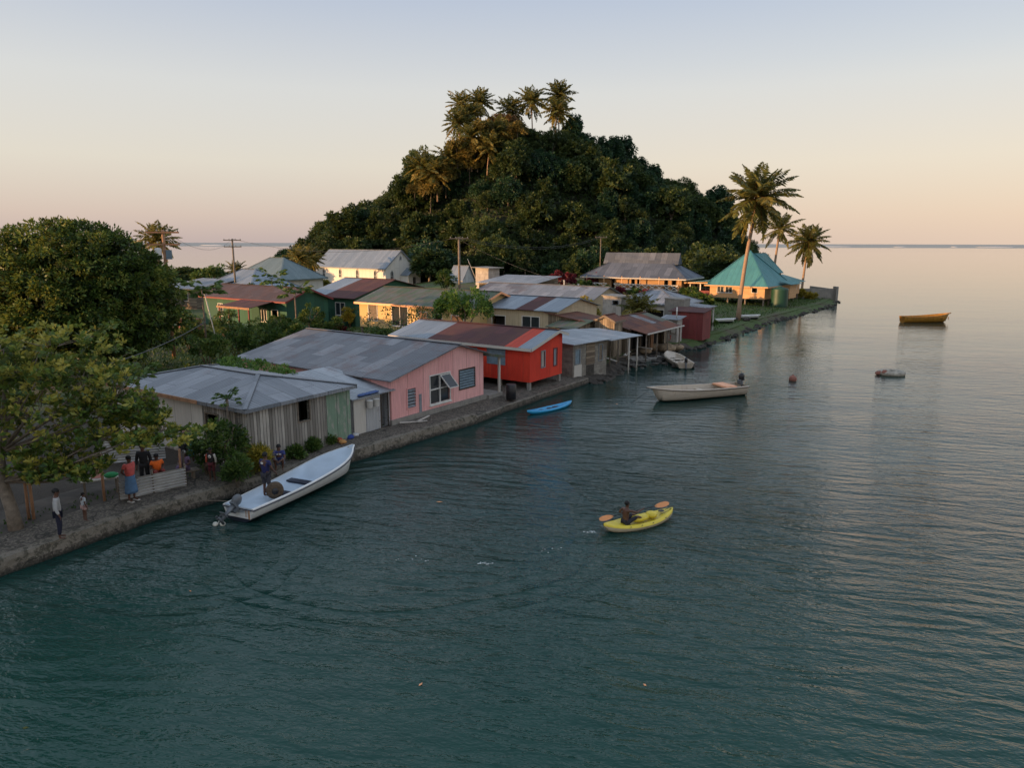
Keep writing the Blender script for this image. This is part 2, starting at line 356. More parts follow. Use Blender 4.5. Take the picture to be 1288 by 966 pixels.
def crown(name, lobes, nclump, per, cr, L, Wd, mat, seed, droop=.3, up=-.4, inner=.5, hang=0.0, flat=1.0, fill=0, fs=2.4):
    """lobes [(centre, radii)]: clumps of leaves over the shell of each lobe"""
    rng = np.random.default_rng(seed); C = []; O = []; T = []
    tot = sum(l[1][0] * l[1][1] for l in lobes)
    for lc, lr in lobes:
        k = max(3, int(nclump * lr[0] * lr[1] / tot)); d = unit(rng, k, up); k = len(d)
        rad = np.where(rng.random(k) < inner * .5, rng.uniform(.35, .8, k), rng.uniform(.8, 1.02, k))[:, None]
        cc = np.array(lc) + d * np.array(lr) * rad
        ct = rng.uniform(.15, .8, k)
        cs = cr * rng.uniform(.6, 1.25, k)
        for i in range(k):
            m = int(per * rng.uniform(.7, 1.3)); e = unit(rng, m, -.9); m = len(e)
            rr = rng.uniform(.45, 1.0, (m, 1)) * cs[i]
            p = cc[i] + e * rr * np.array([1, 1, .8 * flat])
            if hang: p[:, 2] -= rng.uniform(0, hang, m) * (rng.random(m) < .5)
            o = e * .8 + d[i] * .7 + rng.normal(size=(m, 3)) * .45 + np.array([0, 0, -droop])
            C.append(p); O.append(o); T.append(np.clip(ct[i] + rng.normal(size=m) * .16, 0, 1))
    n0 = sum(map(len, C))
    for lc, lr in lobes:
        if fill:
            m = int(fill * lr[0] * lr[1] / tot); e = unit(rng, m, -.8)
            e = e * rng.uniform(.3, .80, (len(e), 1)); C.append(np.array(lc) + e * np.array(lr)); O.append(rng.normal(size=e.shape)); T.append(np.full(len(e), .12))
    C = np.concatenate(C); O = np.concatenate(O); T = np.concatenate(T); n = len(C)
    L = np.where(np.arange(n) < n0, L, L * fs); Wd = np.where(np.arange(n) < n0, Wd, Wd * fs * 1.3)
    return leafmesh(name, C, O, L * rng.uniform(.7, 1.25, n), Wd * rng.uniform(.75, 1.2, n), T, mat, rng)
def limbs(mb, base, h, r, tips, seed=0, n=8):
    q = random.Random(seed); b = Vector(base); fork = b + Vector((q.uniform(-.1, .1) * h, q.uniform(-.1, .1) * h, h))
    mid = (b + fork) / 2 + Vector((q.uniform(-.06, .06) * h, q.uniform(-.06, .06) * h, 0))
    mb.tube([b - Vector((0, 0, .2)), b + Vector((0, 0, .05 * h)), mid, fork], [r * 1.5, r * 1.15, r * .9, r * .75], n)
    for tp in tips:
        tp = Vector(tp); m = fork.lerp(tp, .5) + Vector((q.uniform(-.2, .2), q.uniform(-.2, .2), .12 * (tp - fork).length))
        mb.tube([fork - Vector((0, 0, r * .5)), m, tp], [r * .55, r * .33, r * .1], 6)
        for _ in range(2):
            e = m.lerp(tp, .3) ; t2 = tp + Vector([q.uniform(-.35, .35) * (tp - fork).length for _ in range(3)])
            mb.tube([e, (e + t2) / 2 + Vector((0, 0, .1)), t2], [r * .2, r * .12, r * .04], 5)
def plant(name, label, cat, loc, crown_me, trunk_mb=None, group=None, scale=1.0, rz=0.0, barkm='bark', cname='crown'):
    t = empty(name, loc, rz); t.scale = (scale,) * 3 if not hasattr(scale, '__len__') else scale
    tag(t, label, cat, group)
    c = bpy.data.objects.new(cname, crown_me); COL.objects.link(c); c.parent = t
    if trunk_mb: trunk_mb.build('trunk', M[barkm], t)
    return t
def palm_crown(name, seed, nf=22, L=3.6, mats=('palm',), droopk=.50, leafw=.15, nl=38, up=1.12, low=-.5):
    """fronds of leaflets round the origin"""
    rng = np.random.default_rng(seed); C = []; O = []; LL = []; T = []; rach = MB()
    for f in range(nf):
        az = f * 2.399 + rng.uniform(-.25, .25); el = low + (up * 1.35 - low) * ((f + .5) / nf) ** .8
        ft = np.clip(.25 + .5 * (1 - f / nf) * rng.random() + rng.uniform(0, .25), 0, 1)
        l = L * rng.uniform(.82, 1.08) * (.8 if f > nf * .8 else 1); h = np.array([math.cos(az), math.sin(az), 0.])
        p = np.array([0, 0, 0.]); pts = []; a = el; seg = 12
        for k in range(seg + 1):
            pts.append(p.copy()); p = p + (h * math.cos(a) + np.array([0, 0, math.sin(a)])) * l / seg
            a -= droopk * (.05 + .19 * (k / seg)) * (1.0 if el > -.2 else .5)
        pts = np.array(pts); side = np.array([-h[1], h[0], 0.]); tw = rng.uniform(-.35, .35)
        rach.tube([tuple(x) for x in pts[::3]], [.045 * L / 4, .035 * L / 4, .02 * L / 4, .012 * L / 4, .008][:len(pts[::3])], 4, caps=False)
        for s in (-1, 1):
            k = np.linspace(.10, .995, nl); idx = k * seg; i0 = np.minimum(idx.astype(int), seg - 1); fr = (idx - i0)[:, None]
            base = pts[i0] * (1 - fr) + pts[i0 + 1] * fr; d = pts[i0 + 1] - pts[i0]; d /= np.linalg.norm(d, axis=1, keepdims=True)
            o = side * s * (.85 + tw * s * .3) + d * .55 + np.array([0, 0, -.22 - .4 * rng.random() + tw * s]) + rng.normal(size=(nl, 3)) * .10
            ll = L * .24 * np.sin(np.clip(k * 1.02, 0, 1) * PI * .86 + .32) * rng.uniform(.85, 1.15, nl)
            C.append(base); O.append(o); LL.append(ll); T.append(np.clip(ft + rng.normal(size=nl) * .07, 0, 1))
    C = np.concatenate(C); O = np.concatenate(O); LL = np.concatenate(LL); T = np.concatenate(T)
    return leafmesh(name, C, O, LL, leafw * L / 3.6, T, M[mats[0]], rng, .06), rach
def palm(label, loc, h, seed, group=None, L=3.6, lean=(0, 0), nf=22, nuts=0, cache=None, rad=.15, mat='palm', low=-.5):
    t = empty('palm_tree', loc); tag(t, label, 'palm tree', group)
    me, rach = cache if cache else palm_crown('crown', seed, nf, L, (mat,), low=low)
    c = bpy.data.objects.new('crown', me); COL.objects.link(c); c.parent = t; c.location = (lean[0], lean[1], h)
    if isinstance(rach, MB):
        rm = rach.build('frond_stems', M['palmdry'], c)
    else:
        rm = rach.copy(); COL.objects.link(rm); rm.parent = c
    mb = MB(); pts = []; rr = []
    for k in range(9):
        f = k / 8; pts.append((lean[0] * f ** 1.6, lean[1] * f ** 1.6, h * f - (.2 if k == 0 else 0))); rr.append(rad * (1.5 if k == 0 else 1.08 - .35 * f))
    mb.tube(pts, rr, 9); mb.build('trunk', M['palmbark'], t)
    for k in range(nuts):
        n = MB(); a = k * 2.4; n.blob((lean[0] + .32 * math.cos(a), lean[1] + .32 * math.sin(a), h - .35 - .12 * (k % 3)), (.13, .13, .16), 8, 5)
        n.build('coconut', M['woodo'], t)
    return t, (me, rm)

# ------------------------------------------------------------------ houses
def wallpanel(mb, o, d, length, zb, top, holes=(), th=.12, m=0, flip=False):
    """wall from o along d (unit xy); top: list of (u, z); outer face on the right-hand side of d"""
    nx, ny = (d[1], -d[0]); sg = -1 if flip else 1
    nx *= sg; ny *= sg
    def P(u, z, inn=0.0): return (o[0] + d[0] * u - nx * inn, o[1] + d[1] * u - ny * inn, z)
    def tz(u):
        for (a, za), (b, zb_) in zip(top, top[1:]):
            if a - 1e-6 <= u <= b + 1e-6: return za + (zb_ - za) * (u - a) / max(b - a, 1e-6)
        return top[-1][1]
    us = sorted(set([0.0, length] + [a for a, _ in top] + [h[0] for h in holes] + [h[1] for h in holes]))
    for a, b in zip(us, us[1:]):
        hs = sorted([h for h in holes if h[0] < b - 1e-4 and h[1] > a + 1e-4], key=lambda h: h[2])
        z0 = zb; segs = []
        for h in hs: segs.append((z0, h[2])); z0 = h[3]
        for s0, s1 in segs + [(z0, None)]:
            t0, t1 = (s1, s1) if s1 is not None else (tz(a), tz(b))
            if (t0 - s0) < 1e-3 and (t1 - s0) < 1e-3: continue
            for inn in (0.0, th):
                q = [P(a, s0, inn), P(b, s0, inn), P(b, t1, inn), P(a, t0, inn)]; uv = [(a, s0), (b, s0), (b, t1), (a, t0)]
                if inn: q.reverse(); uv.reverse()
                if flip: q.reverse(); uv.reverse()
                mb.face(q, uv, m)
    for h in holes:
        a, b, z0, z1 = h[:4]
        for (p, q) in (((a, z0), (b, z0)), ((b, z0), (b, z1)), ((b, z1), (a, z1)), ((a, z1), (a, z0))):
            mb.face([P(*p), P(*q), P(q[0], q[1], th), P(p[0], p[1], th)], m=m)
def opening(parent, o, d, h, frame='whitep'):
    """fills one hole (u0,u1,z0,z1,kind[,material]) with its window or door"""
    u0, u1, z0, z1, kind = h[:5]; pm = h[5] if len(h) > 5 else None
    nx, ny = d[1], -d[0]
    def P(u, z, out=0.0): return (o[0] + d[0] * u + nx * out, o[1] + d[1] * u + ny * out, z)
    def slab(mb, a, b, c, e, f0, f1):   # u a..b, z c..e, out f0..f1
        mb.hexa([P(a, c, f1), P(b, c, f1), P(b, c, f0), P(a, c, f0)], [P(a, e, f1), P(b, e, f1), P(b, e, f0), P(a, e, f0)])
    if len(h) > 6: frame = h[6]
    w = .06; fr = MB()
    if kind == 'arch':
        mid = (u0 + u1) / 2; zt = z1 + (u1 - u0) * .75
        for a, b in (((u0, z0), (u0, z1)), ((u1, z0), (u1, z1)), ((u0 - .05, z0), (u1 + .05, z0)), ((u0, z1), (mid, zt)), ((u1, z1), (mid, zt))):
            fr.bar(P(a[0], a[1], .03), P(b[0], b[1], .03), .12, .09)
        f = fr.build('window', M['whitep'], parent)
        g = MB(); g.face([P(u0, z0, .012), P(u1, z0, .012), P(u1, z1, .012), P(mid, zt, .012), P(u0, z1, .012)]); g.build('pane', M['glass'], f)
        g = MB(); g.bar(P(mid, z0, .03), P(mid, zt, .03), .06); g.bar(P(u0, (z0 + z1) / 2, .032), P(u1, (z0 + z1) / 2, .032), .05); g.build('glazing_bar', M['whitep'], f)
        return
    for a, b, c, e in ((u0 - w, u0, z0 - w, z1 + w), (u1, u1 + w, z0 - w, z1 + w), (u0, u1, z0 - w, z0), (u0, u1, z1, z1 + w)):
        slab(fr, a, b, c, e, -.05, .035)
    nm = 'door' if kind in ('door', 'opendoor') else 'window'
    if kind in ('slide', 'pair'):
        slab(fr, (u0 + u1) / 2 - .03, (u0 + u1) / 2 + .03, z0, z1, -.06, .02)
    if kind == 'pair': slab(fr, u0, u1, (z0 + z1) / 2 - .03, (z0 + z1) / 2 + .03, -.055, .015)
    f = fr.build(nm, M[frame], parent)
    g = MB()
    if kind in ('slide', 'pair', 'glass'):
        slab(g, u0, u1, z0, z1, -.08, -.07); g.build('pane', M['glass'], f)
        if nm == 'window': c = MB(); slab(c, u0 - .1, u1 + .1, z0 - .12, z0 - .06, -.02, .09); c.build('sill', M[frame], f)
    elif kind == 'louvre':
        k = max(3, int((z1 - z0) / .15)); 
        for i in range(k):
            zc = z0 + (i + .5) * (z1 - z0) / k
            g.hexa([P(u0, zc - .05, .03), P(u1, zc - .05, .03), P(u1, zc - .04, .03), P(u0, zc - .04, .03)],
                   [P(u0, zc + .04, -.07), P(u1, zc + .04, -.07), P(u1, zc + .05, -.07), P(u0, zc + .05, -.07)])
        g.build('louvre_blades', M[pm or 'bluep'], f)
        g = MB(); slab(g, u0, u1, z0, z1, -.11, -.10); g.build('shade_backing', M['dark'], f)
    elif kind in ('shutter', 'door'):
        slab(g, u0, u1, z0, z1, -.06, -.02); g.build('panel', M[pm or 'bluep'], f)
        if kind == 'door': g = MB(); g.blob(P(u1 - .1, (z0 + z1) / 2, .0), (.04, .04, .04), 6, 4); g.build('handle', M['greyp'], f)
    elif kind == 'curtain':
        n = 9
        for i in range(n):
            a = u0 + (u1 - u0) * i / n; b = u0 + (u1 - u0) * (i + 1) / n; o1 = -.09 + (.03 if i % 2 else 0); o2 = -.09 + (0 if i % 2 else .03)
            g.face([P(a, z0, o1), P(b, z0, o2), P(b, z1, o2), P(a, z1, o1)])
        g.build('curtain', M[pm or 'whitep'], f)
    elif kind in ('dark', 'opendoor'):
        slab(g, u0, u1, z0, z1, -.6, -.59); g.build('shade_backing', M['dark'], f)
def roof_slab(mb, a, b, c, d, th=.05, strips=None, lam=0):
    """a,b on the ridge (or high) side, d,c on the eave side; a-d and b-c run down the slope; strips [(f0,f1,mat)]"""
    a, b, c, d = map(Vector, (a, b, c, d)); dn = Vector((0, 0, -th))
    Lr = (b - a).length; Ls = (d - a).length
    for f0, f1, m in (strips or [(0, 1, lam)]):
        p = [a.lerp(b, f0), a.lerp(b, f1), d.lerp(c, f1), d.lerp(c, f0)]
        uv = [(f0 * Lr, 0), (f1 * Lr, 0), (f1 * Lr, -Ls), (f0 * Lr, -Ls)]
        up = (p[1] - p[0]).cross(p[3] - p[0]).z > 0
        q = p if up else p[::-1]; w = uv if up else uv[::-1]
        mb.face(q, w, m); qb = [x + dn for x in q][::-1]; mb.face(qb, w[::-1], m)
        ed = [(0, 1), (1, 2), (2, 3), (3, 0)]
        for i, j in ed: mb.face([q[j], q[i], q[i] + dn, q[j] + dn], m=m)
def house(name, label, C, th, L, W, z0, ze, zr, rtype, wallm, roofm, over=.35, front=(), side=(), stilts=0.0, strips=None,
          rfrac=.5, cat='house', frame='whitep', group=None, fascia=None, zfar=None, ends=.3, posts=(), stiltm='wood', overside=None, zeb=None):
    """C near corner; u runs along the shore (angle th), v runs inland. front = face at v=0 (towards the water), side = face at u=0.
    rtype gable_v (ridge runs inland), gable_u (ridge along the shore), hip, shed_u (high at u=L), shed_v, flat"""
    t = empty(name, (C[0], C[1], 0), R(th)); tag(t, label, cat, group)
    wm = MB(); zf = zfar if zfar is not None else ze; zb2 = zeb if zeb is not None else ze
    if rtype == 'gable_v':
        rf = L * rfrac; tf = [(0, ze), (rf, zr), (L, zf)]; ts = [(0, ze), (W, ze)]; tr = [(0, zf), (W, zf)]; tb = tf
    elif rtype == 'gable_u':
        rf = W * rfrac; tf = [(0, ze), (L, ze)]; ts = [(0, ze), (rf, zr), (W, zb2)]; tr = ts; tb = [(0, zb2), (L, zb2)]
    elif rtype == 'shed_u': tf = [(0, ze), (L, zr)]; ts = [(0, ze), (W, ze)]; tr = [(0, zr), (W, zr)]; tb = tf
    elif rtype == 'shed_v': tf = [(0, ze), (L, ze)]; ts = [(0, ze), (W, zr)]; tr = ts; tb = [(0, zr), (L, zr)]
    else: tf = [(0, ze), (L, ze)]; ts = [(0, ze), (W, ze)]; tr = ts; tb = tf
    fz = z0 + stilts
    sh = [(W - h[1], W - h[0], h[2], h[3]) + tuple(h[4:]) for h in side]     # side holes given from the near corner
    wallpanel(wm, (0, 0), (1, 0), L, fz, tf, front)
    wallpanel(wm, (0, W), (0, -1), W, fz, [(W - a, z) for a, z in reversed(ts)], sh)
    wallpanel(wm, (L, 0), (0, 1), W, fz, tr)
    wallpanel(wm, (L, W), (-1, 0), L, fz, [(L - a, z) for a, z in reversed(tb)])
    wm.face([(0, 0, fz), (0, W, fz), (L, W, fz), (L, 0, fz)])
    wl = wm.build('wall', M[wallm] if isinstance(wallm, str) else wallm, t)
    for h in front: opening(t, (0, 0), (1, 0), h, frame)
    for h in sh: opening(t, (0, W), (0, -1), h, frame)
    mats = [M[r] if isinstance(r, str) else r for r in (roofm if isinstance(roofm, (list, tuple)) else [roofm])]
    rb = MB(); g = .02; os_ = over if overside is None else overside
    if rtype == 'gable_v':
        s1 = (zr - ze) / (L * rfrac); s2 = (zr - zf) / (L * (1 - rfrac)); k = L * rfrac
        roof_slab(rb, (k, -over, zr + g), (k, W + ends, zr + g), (-os_, W + ends, ze - s1 * os_ + g), (-os_, -over, ze - s1 * os_ + g), strips=strips)
        roof_slab(rb, (k, W + ends, zr + g + .004), (k, -over, zr + g + .004), (L + os_, -over, zf - s2 * os_ + g), (L + os_, W + ends, zf - s2 * os_ + g))
        rb.bar((k, -over, zr + .05), (k, W + ends, zr + .05), .22, .03)
        if fascia:
            fb = MB(); e = .07
            fb.bar((-os_ - .02, -over, ze - s1 * os_ - e), (-os_ - .02, W + ends, ze - s1 * os_ - e), .03, .18)
            fb.bar((-os_, -over - .02, ze - s1 * os_ - e), (k, -over - .02, zr - e), .03, .18); fb.bar((L + os_, -over - .02, zf - s2 * os_ - e), (k, -over - .02, zr - e), .03, .18)
            fb.build('fascia', M[fascia], t)
    elif rtype == 'gable_u':
        k = W * rfrac; s1 = (zr - ze) / k; s2 = (zr - zb2) / (W - k)
        roof_slab(rb, (-over, k, zr + g), (L + ends, k, zr + g), (L + ends, -os_, ze - s1 * os_ + g), (-over, -os_, ze - s1 * os_ + g), strips=strips)
        roof_slab(rb, (L + ends, k, zr + g + .004), (-over, k, zr + g + .004), (-over, W + os_, zb2 - s2 * os_ + g), (L + ends, W + os_, zb2 - s2 * os_ + g))
        rb.bar((-over, k, zr + .05), (L + ends, k, zr + .05), .22, .03)
        if fascia:
            fb = MB(); e = .07
            fb.bar((-over, -os_ - .02, ze - s1 * os_ - e), (L + ends, -os_ - .02, ze - s1 * os_ - e), .03, .18)
            fb.bar((-over - .02, -os_, ze - s1 * os_ - e), (-over - .02, k, zr - e), .03, .18); fb.bar((-over - .02, W + os_, zb2 - s2 * os_ - e), (-over - .02, k, zr - e), .03, .18)
            fb.build('fascia', M[fascia], t)
    elif rtype == 'hip':
        a = min(L, W) / 2
        r0, r1 = ((a, W / 2), (L - a, W / 2)) if L >= W else ((L / 2, a), (L / 2, W - a))
        s = (zr - ze) / a; x0, x1, y0, y1 = -over, L + over, -over, W + over; z = ze - s * over + g
        A = (x0, y0, z); B_ = (x1, y0, z); Cc = (x1, y1, z); D = (x0, y1, z); P = (r0[0], r0[1], zr + g); Q = (r1[0], r1[1], zr + g)
        def tri(*p):
            p = [Vector(q) for q in p]; n = (p[1] - p[0]).cross(p[2] - p[0])
            ex = (p[1] - p[0]).normalized(); ey = Vector((0, 0, 1)).cross(ex); sl = math.sqrt(1 + s * s)
            uv = [((q - p[0]).dot(ex), (q - p[0]).dot(ey) * sl) for q in p]
            rb.face(p, uv, 0); rb.face([q - Vector((0, 0, .05)) for q in p][::-1], uv[::-1], 0)
        if L >= W: tri(A, B_, Q, P); tri(Cc, D, P, Q); tri(B_, Cc, Q); tri(D, A, P)
        else: tri(A, B_, P); tri(B_, Cc, Q, P); tri(Cc, D, Q); tri(D, A, P, Q)
        rb.face([A, B_, (B_[0], B_[1], z - .15), (A[0], A[1], z - .15)]); rb.face([D, A, (A[0], A[1], z - .15), (D[0], D[1], z - .15)])
        for e in ((A, P), (D, Q if L < W else P), (B_, P if L < W else Q), (P, Q), (Cc, Q)):
            rb.bar(Vector(e[0]) + Vector((0, 0, .03)), Vector(e[1]) + Vector((0, 0, .03)), .2, .03)
        if fascia:
            fb = MB(); e = -.09
            fb.bar((x0, y0 - .02, z + e), (x1, y0 - .02, z + e), .03, .2); fb.bar((x0 - .02, y0, z + e), (x0 - .02, y1, z + e), .03, .2); fb.bar((x1 + .02, y0, z + e), (x1 + .02, y1, z + e), .03, .2)
            fb.build('fascia', M[fascia], t)
    elif rtype == 'shed_u':
        s = (zr - ze) / L; roof_slab(rb, (L + over, -over, zr + s * over + g), (L + over, W + ends, zr + s * over + g), (-os_, W + ends, ze - s * os_ + g), (-os_, -over, ze - s * os_ + g), strips=strips)
    elif rtype == 'shed_v':
        s = (zr - ze) / W; roof_slab(rb, (-over, W + over, zr + s * over + g), (L + over, W + over, zr + s * over + g), (L + over, -over, ze - s * over + g), (-over, -over, ze - s * over + g), strips=strips)
    else:
        roof_slab(rb, (-over, W + over, zr + g), (L + over, W + over, zr + g), (L + over, -over, zr + g - .12), (-over, -over, zr + g - .12), th=.1)
    rb.build('roof', mats, t)
    if stilts:
        nu = max(2, int(L / 2) + 1); nv = max(2, int(W / 2.2) + 1)
        for i in range(nu):
            for j in range(nv):
                if 0 < i < nu - 1 and 0 < j: continue
                s = MB(); x = .15 + (L - .3) * i / (nu - 1); y = .15 + (W - .3) * j / (nv - 1)
                s.box(x - .1, x + .1, y - .1, y + .1, z0 - .3, fz - .003); s.build('stilt', M[stiltm], t)
    for x, y, a, b in posts:
        s = MB(); s.bar((x, y, a), (x, y, b), .1); s.build('post', M['wood'], t)
    return t
def L2W(C, th, u, v):
    a = R(th); return (C[0] + u * math.cos(a) - v * math.sin(a), C[1] + u * math.sin(a) + v * math.cos(a))
def col_solve(C, z, d, px):
    """distance along d from C at which height z falls on picture column px"""
    k = (px - 644) / FPX; dz = z - CH
    return (k * (C[1] * CP - dz * SP) - C[0]) / (d[0] - k * d[1] * CP)

# ------------------------------------------------------------------ people
def skin_obj(name, joints, edges, mat, parent, root=0, sub=1):
    me = bpy.data.meshes.new(name); me.from_pydata([j[0] for j in joints], edges, [])
    o = bpy.data.objects.new(name, me); COL.objects.link(o); o.parent = parent
    sk = o.modifiers.new('Skin', 'SKIN'); sk.use_smooth_shade = True
    ss = o.modifiers.new('Subdivision', 'SUBSURF'); ss.levels = sub; ss.render_levels = sub
    if not me.skin_vertices: me.skin_vertices.new()
    for i, j in enumerate(joints):
        r = j[1]; me.skin_vertices[0].data[i].radius = (r, r) if not hasattr(r, '__len__') else r
        me.skin_vertices[0].data[i].use_root = (i == root)
    me.materials.append(mat); return o
def person(label, loc, rz, top, bottom, pose='stand', h=1.7, sleeves='short', skirt=False, hair='hair', arms=None, bare=False, legs='long', long_hair=False, group=None, fat=1.0, face_pitch=0.0, shoes=None):
    """x right, y forward, z up; built for 1.7 m and scaled"""
    t = empty('person', loc, rz); s = h / 1.7; t.scale = (s, s, s); tag(t, label, 'person', group)
    sit = pose in ('sit', 'squat', 'kayak')
    pz = {'stand': .90, 'sit': .14, 'squat': .28, 'kayak': .14}[pose]
    J = {}; lean = {'stand': 0, 'sit': .06, 'squat': .14, 'kayak': .03}[pose]
    J['pelvis'] = (0, 0, pz); J['waist'] = (0, lean * .4, pz + .17); J['chest'] = (0, lean, pz + .38); J['neck'] = (0, lean + .01, pz + .53)
    J['jaw'] = (0, lean + .035, pz + .59); J['head'] = (0, lean + .03, pz + .68); J['crown'] = (0, lean + .01, pz + .755)
    for sd, k in (('L', -1), ('R', 1)):
        J['sh' + sd] = (k * .175, lean, pz + .47)
        if pose == 'stand':
            J['el' + sd] = (k * .235, -.03, pz + .20); J['wr' + sd] = (k * .24, .05, pz - .04)
            J['hip' + sd] = (k * .09, 0, pz - .04); J['kn' + sd] = (k * .105, .02, .48); J['an' + sd] = (k * .11, -.02, .075); J['toe' + sd] = (k * .13, .15, .03)
        elif pose in ('sit', 'kayak'):
            J['el' + sd] = (k * .25, .08, pz + .24); J['wr' + sd] = (k * .15, .30, pz + .20)
            kz = .16 if pose == 'kayak' else .20
            J['hip' + sd] = (k * .10, .03, pz - .02); J['kn' + sd] = (k * .15, .44, pz + kz); J['an' + sd] = (k * .12, .80 if pose == 'kayak' else .62, pz - .02 if pose == 'kayak' else pz - .06); J['toe' + sd] = (k * .12, .92 if pose == 'kayak' else .80, pz + .06 if pose == 'kayak' else pz - .08)
        else:
            J['el' + sd] = (k * .24, .25, pz + .22); J['wr' + sd] = (k * .08, .42, pz + .16)
            J['hip' + sd] = (k * .10, .0, pz - .02); J['kn' + sd] = (k * .17, .36, pz + .24); J['an' + sd] = (k * .13, .22, .075); J['toe' + sd] = (k * .15, .40, .03)
    for k, v in (arms or {}).items(): J[k] = v
    Rd = dict(pelvis=(.135 * fat, .11 * fat), waist=(.12 * fat, .10 * fat), chest=(.155 * fat, .11 * fat), neck=.05, jaw=.066, head=.088, crown=.062, shL=.062, shR=.062, elL=.042, elR=.042, wrL=.028, wrR=.028,
              hipL=.088, hipR=.088, knL=.056, knR=.056, anL=.036, anR=.036, toeL=.03, toeR=.03)
    names = list(Rd); idx = {n: i for i, n in enumerate(names)}; joints = [(J[n], Rd[n]) for n in names]
    ed = [('pelvis', 'waist'), ('waist', 'chest'), ('chest', 'neck'), ('neck', 'jaw'), ('jaw', 'head'), ('head', 'crown')]
    for sd in 'LR': ed += [('chest', 'sh' + sd), ('sh' + sd, 'el' + sd), ('el' + sd, 'wr' + sd), ('pelvis', 'hip' + sd), ('hip' + sd, 'kn' + sd), ('kn' + sd, 'an' + sd), ('an' + sd, 'toe' + sd)]
    edges = [(idx[a], idx[b]) for a, b in ed]
    for sd, k in (('L', -1), ('R', 1)):       # palm, four fingers, thumb
        e = Vector(J['el' + sd]); w = Vector(J['wr' + sd]); d = (w - e).normalized(); pal = w + d * .075; sx = d.cross(Vector((0, 1, 0))); sx = sx.normalized() if sx.length > .2 else Vector((1, 0, 0))
        curl = d.cross(sx).normalized() * .02
        joints.append((tuple(pal), (.034, .018))); pi_ = len(joints) - 1; edges.append((idx['wr' + sd], pi_))
        for q in range(4):
            a = pal + sx * (-.027 + .018 * q) + d * .035; b = a + d * (.030 if q in (0, 3) else .036) + curl * .6; c = b + d * .022 + curl
            joints += [(tuple(a), .0095), (tuple(b), .0085), (tuple(c), .0065)]; n = len(joints); edges += [(pi_, n - 3), (n - 3, n - 2), (n - 2, n - 1)]
        a = w + d * .03 + sx * (.032 * -k); b = a + d * .03 + sx * (.02 * -k)
        joints += [(tuple(a), .011), (tuple(b), .009)]; n = len(joints); edges += [(idx['wr' + sd], n - 2), (n - 2, n - 1)]
    body = skin_obj('body', joints, edges, M['skin'], t)
    hd = Vector(J['head'])
    fb = MB(); fb.blob(hd + Vector((0, .088, -.02)), (.013, .02, .02), 6, 4)
    for k in (-1, 1): fb.blob(hd + Vector((k * .088, -.005, -.01)), (.012, .022, .032), 6, 4)
    fb.build('nose_and_ears', M['skin'], t)
    for k in (-1, 1):
        eb = MB(); eb.blob(hd + Vector((k * .032, .078, .012)), (.013, .009, .009), 6, 4); eb.build('eye', M['hair'], t)
    mo = MB(); mo.blob(hd + Vector((0, .078, -.058)), (.024, .010, .007), 6, 4); mo.build('mouth', plain('lips', (.10, .03, .025)), t)
    hb = MB(); hb.blob(hd + Vector((0, -.018, .035)), (.094, .104, .088), 12, 8, .04, seed=3)
    if long_hair: hb.blob(hd + Vector((0, -.095, -.02)), (.085, .06, .11), 10, 6, .05)
    hb.build('hair', M[hair], t)
    if not bare:
        sh = [((J['pelvis'][0], J['pelvis'][1], J['pelvis'][2] - (.05 if pose == 'stand' else 0)), (.165 * fat, .14 * fat)), (J['waist'], (.145 * fat, .125 * fat)), (J['chest'], (.175 * fat, .13 * fat)), ((J['neck'][0], J['neck'][1], J['neck'][2] - .05), .075)]
        e2 = [(0, 1), (1, 2), (2, 3)]
        for sd in 'LR':
            S = Vector(J['sh' + sd]); E = Vector(J['el' + sd]); W_ = Vector(J['wr' + sd])
            sh.append((tuple(S), .078)); e2.append((2, len(sh) - 1)); sh.append((tuple(S.lerp(E, .6 if sleeves == 'short' else 1.0)), .062)); e2.append((len(sh) - 2, len(sh) - 1))
            if sleeves == 'long': sh.append((tuple(E.lerp(W_, .9)), .045)); e2.append((len(sh) - 2, len(sh) - 1))
        skin_obj('jacket' if sleeves == 'long' else 'shirt', sh, e2, top, t)
    if skirt and pose == 'stand':
        sb = MB(); z1 = pz + .06; z2 = .32; pr = []
        rings = []
        for i in range(7):
            f = i / 6; z = z1 + (z2 - z1) * f; rr = .165 + .075 * f
            rings.append([(rr * math.cos(2 * PI * j / 20) * (1 + .05 * f * math.sin(j * 2.3)), rr * .82 * math.sin(2 * PI * j / 20) * (1 + .05 * f * math.cos(j * 3.1)), z) for j in range(20)])
        sb.quads(rings, 0, True, True, True); sb.build('skirt', bottom, t)
    elif bottom:
        lg = [((J['pelvis'][0], J['pelvis'][1], J['pelvis'][2] - .03), (.135 * fat, .115 * fat))]; e2 = []
        for sd in 'LR':
            Hh = Vector(J['hip' + sd]); K = Vector(J['kn' + sd]); A = Vector(J['an' + sd])
            lg.append((tuple(Hh), .094)); e2.append((0, len(lg) - 1)); lg.append((tuple(Hh.lerp(K, 1.0 if legs != 'mini' else .5)), .078)); e2.append((len(lg) - 2, len(lg) - 1))
            if legs == 'long': lg.append((tuple(K.lerp(A, .8)), .058)); e2.append((len(lg) - 2, len(lg) - 1))
        skin_obj('trousers' if legs == 'long' else 'shorts', lg, e2, bottom, t)
    if shoes:
        for sd in 'LR':
            q = MB(); a = Vector(J['an' + sd]); b = Vector(J['toe' + sd]); c = a.lerp(b, .55); q.box(c.x - .05, c.x + .05, c.y - .14, c.y + .12, -.004, .022); q.build('sandal', shoes, t)
    return t
def cloth(name, col): return plain(name, col, .85, 0, .18, 9)

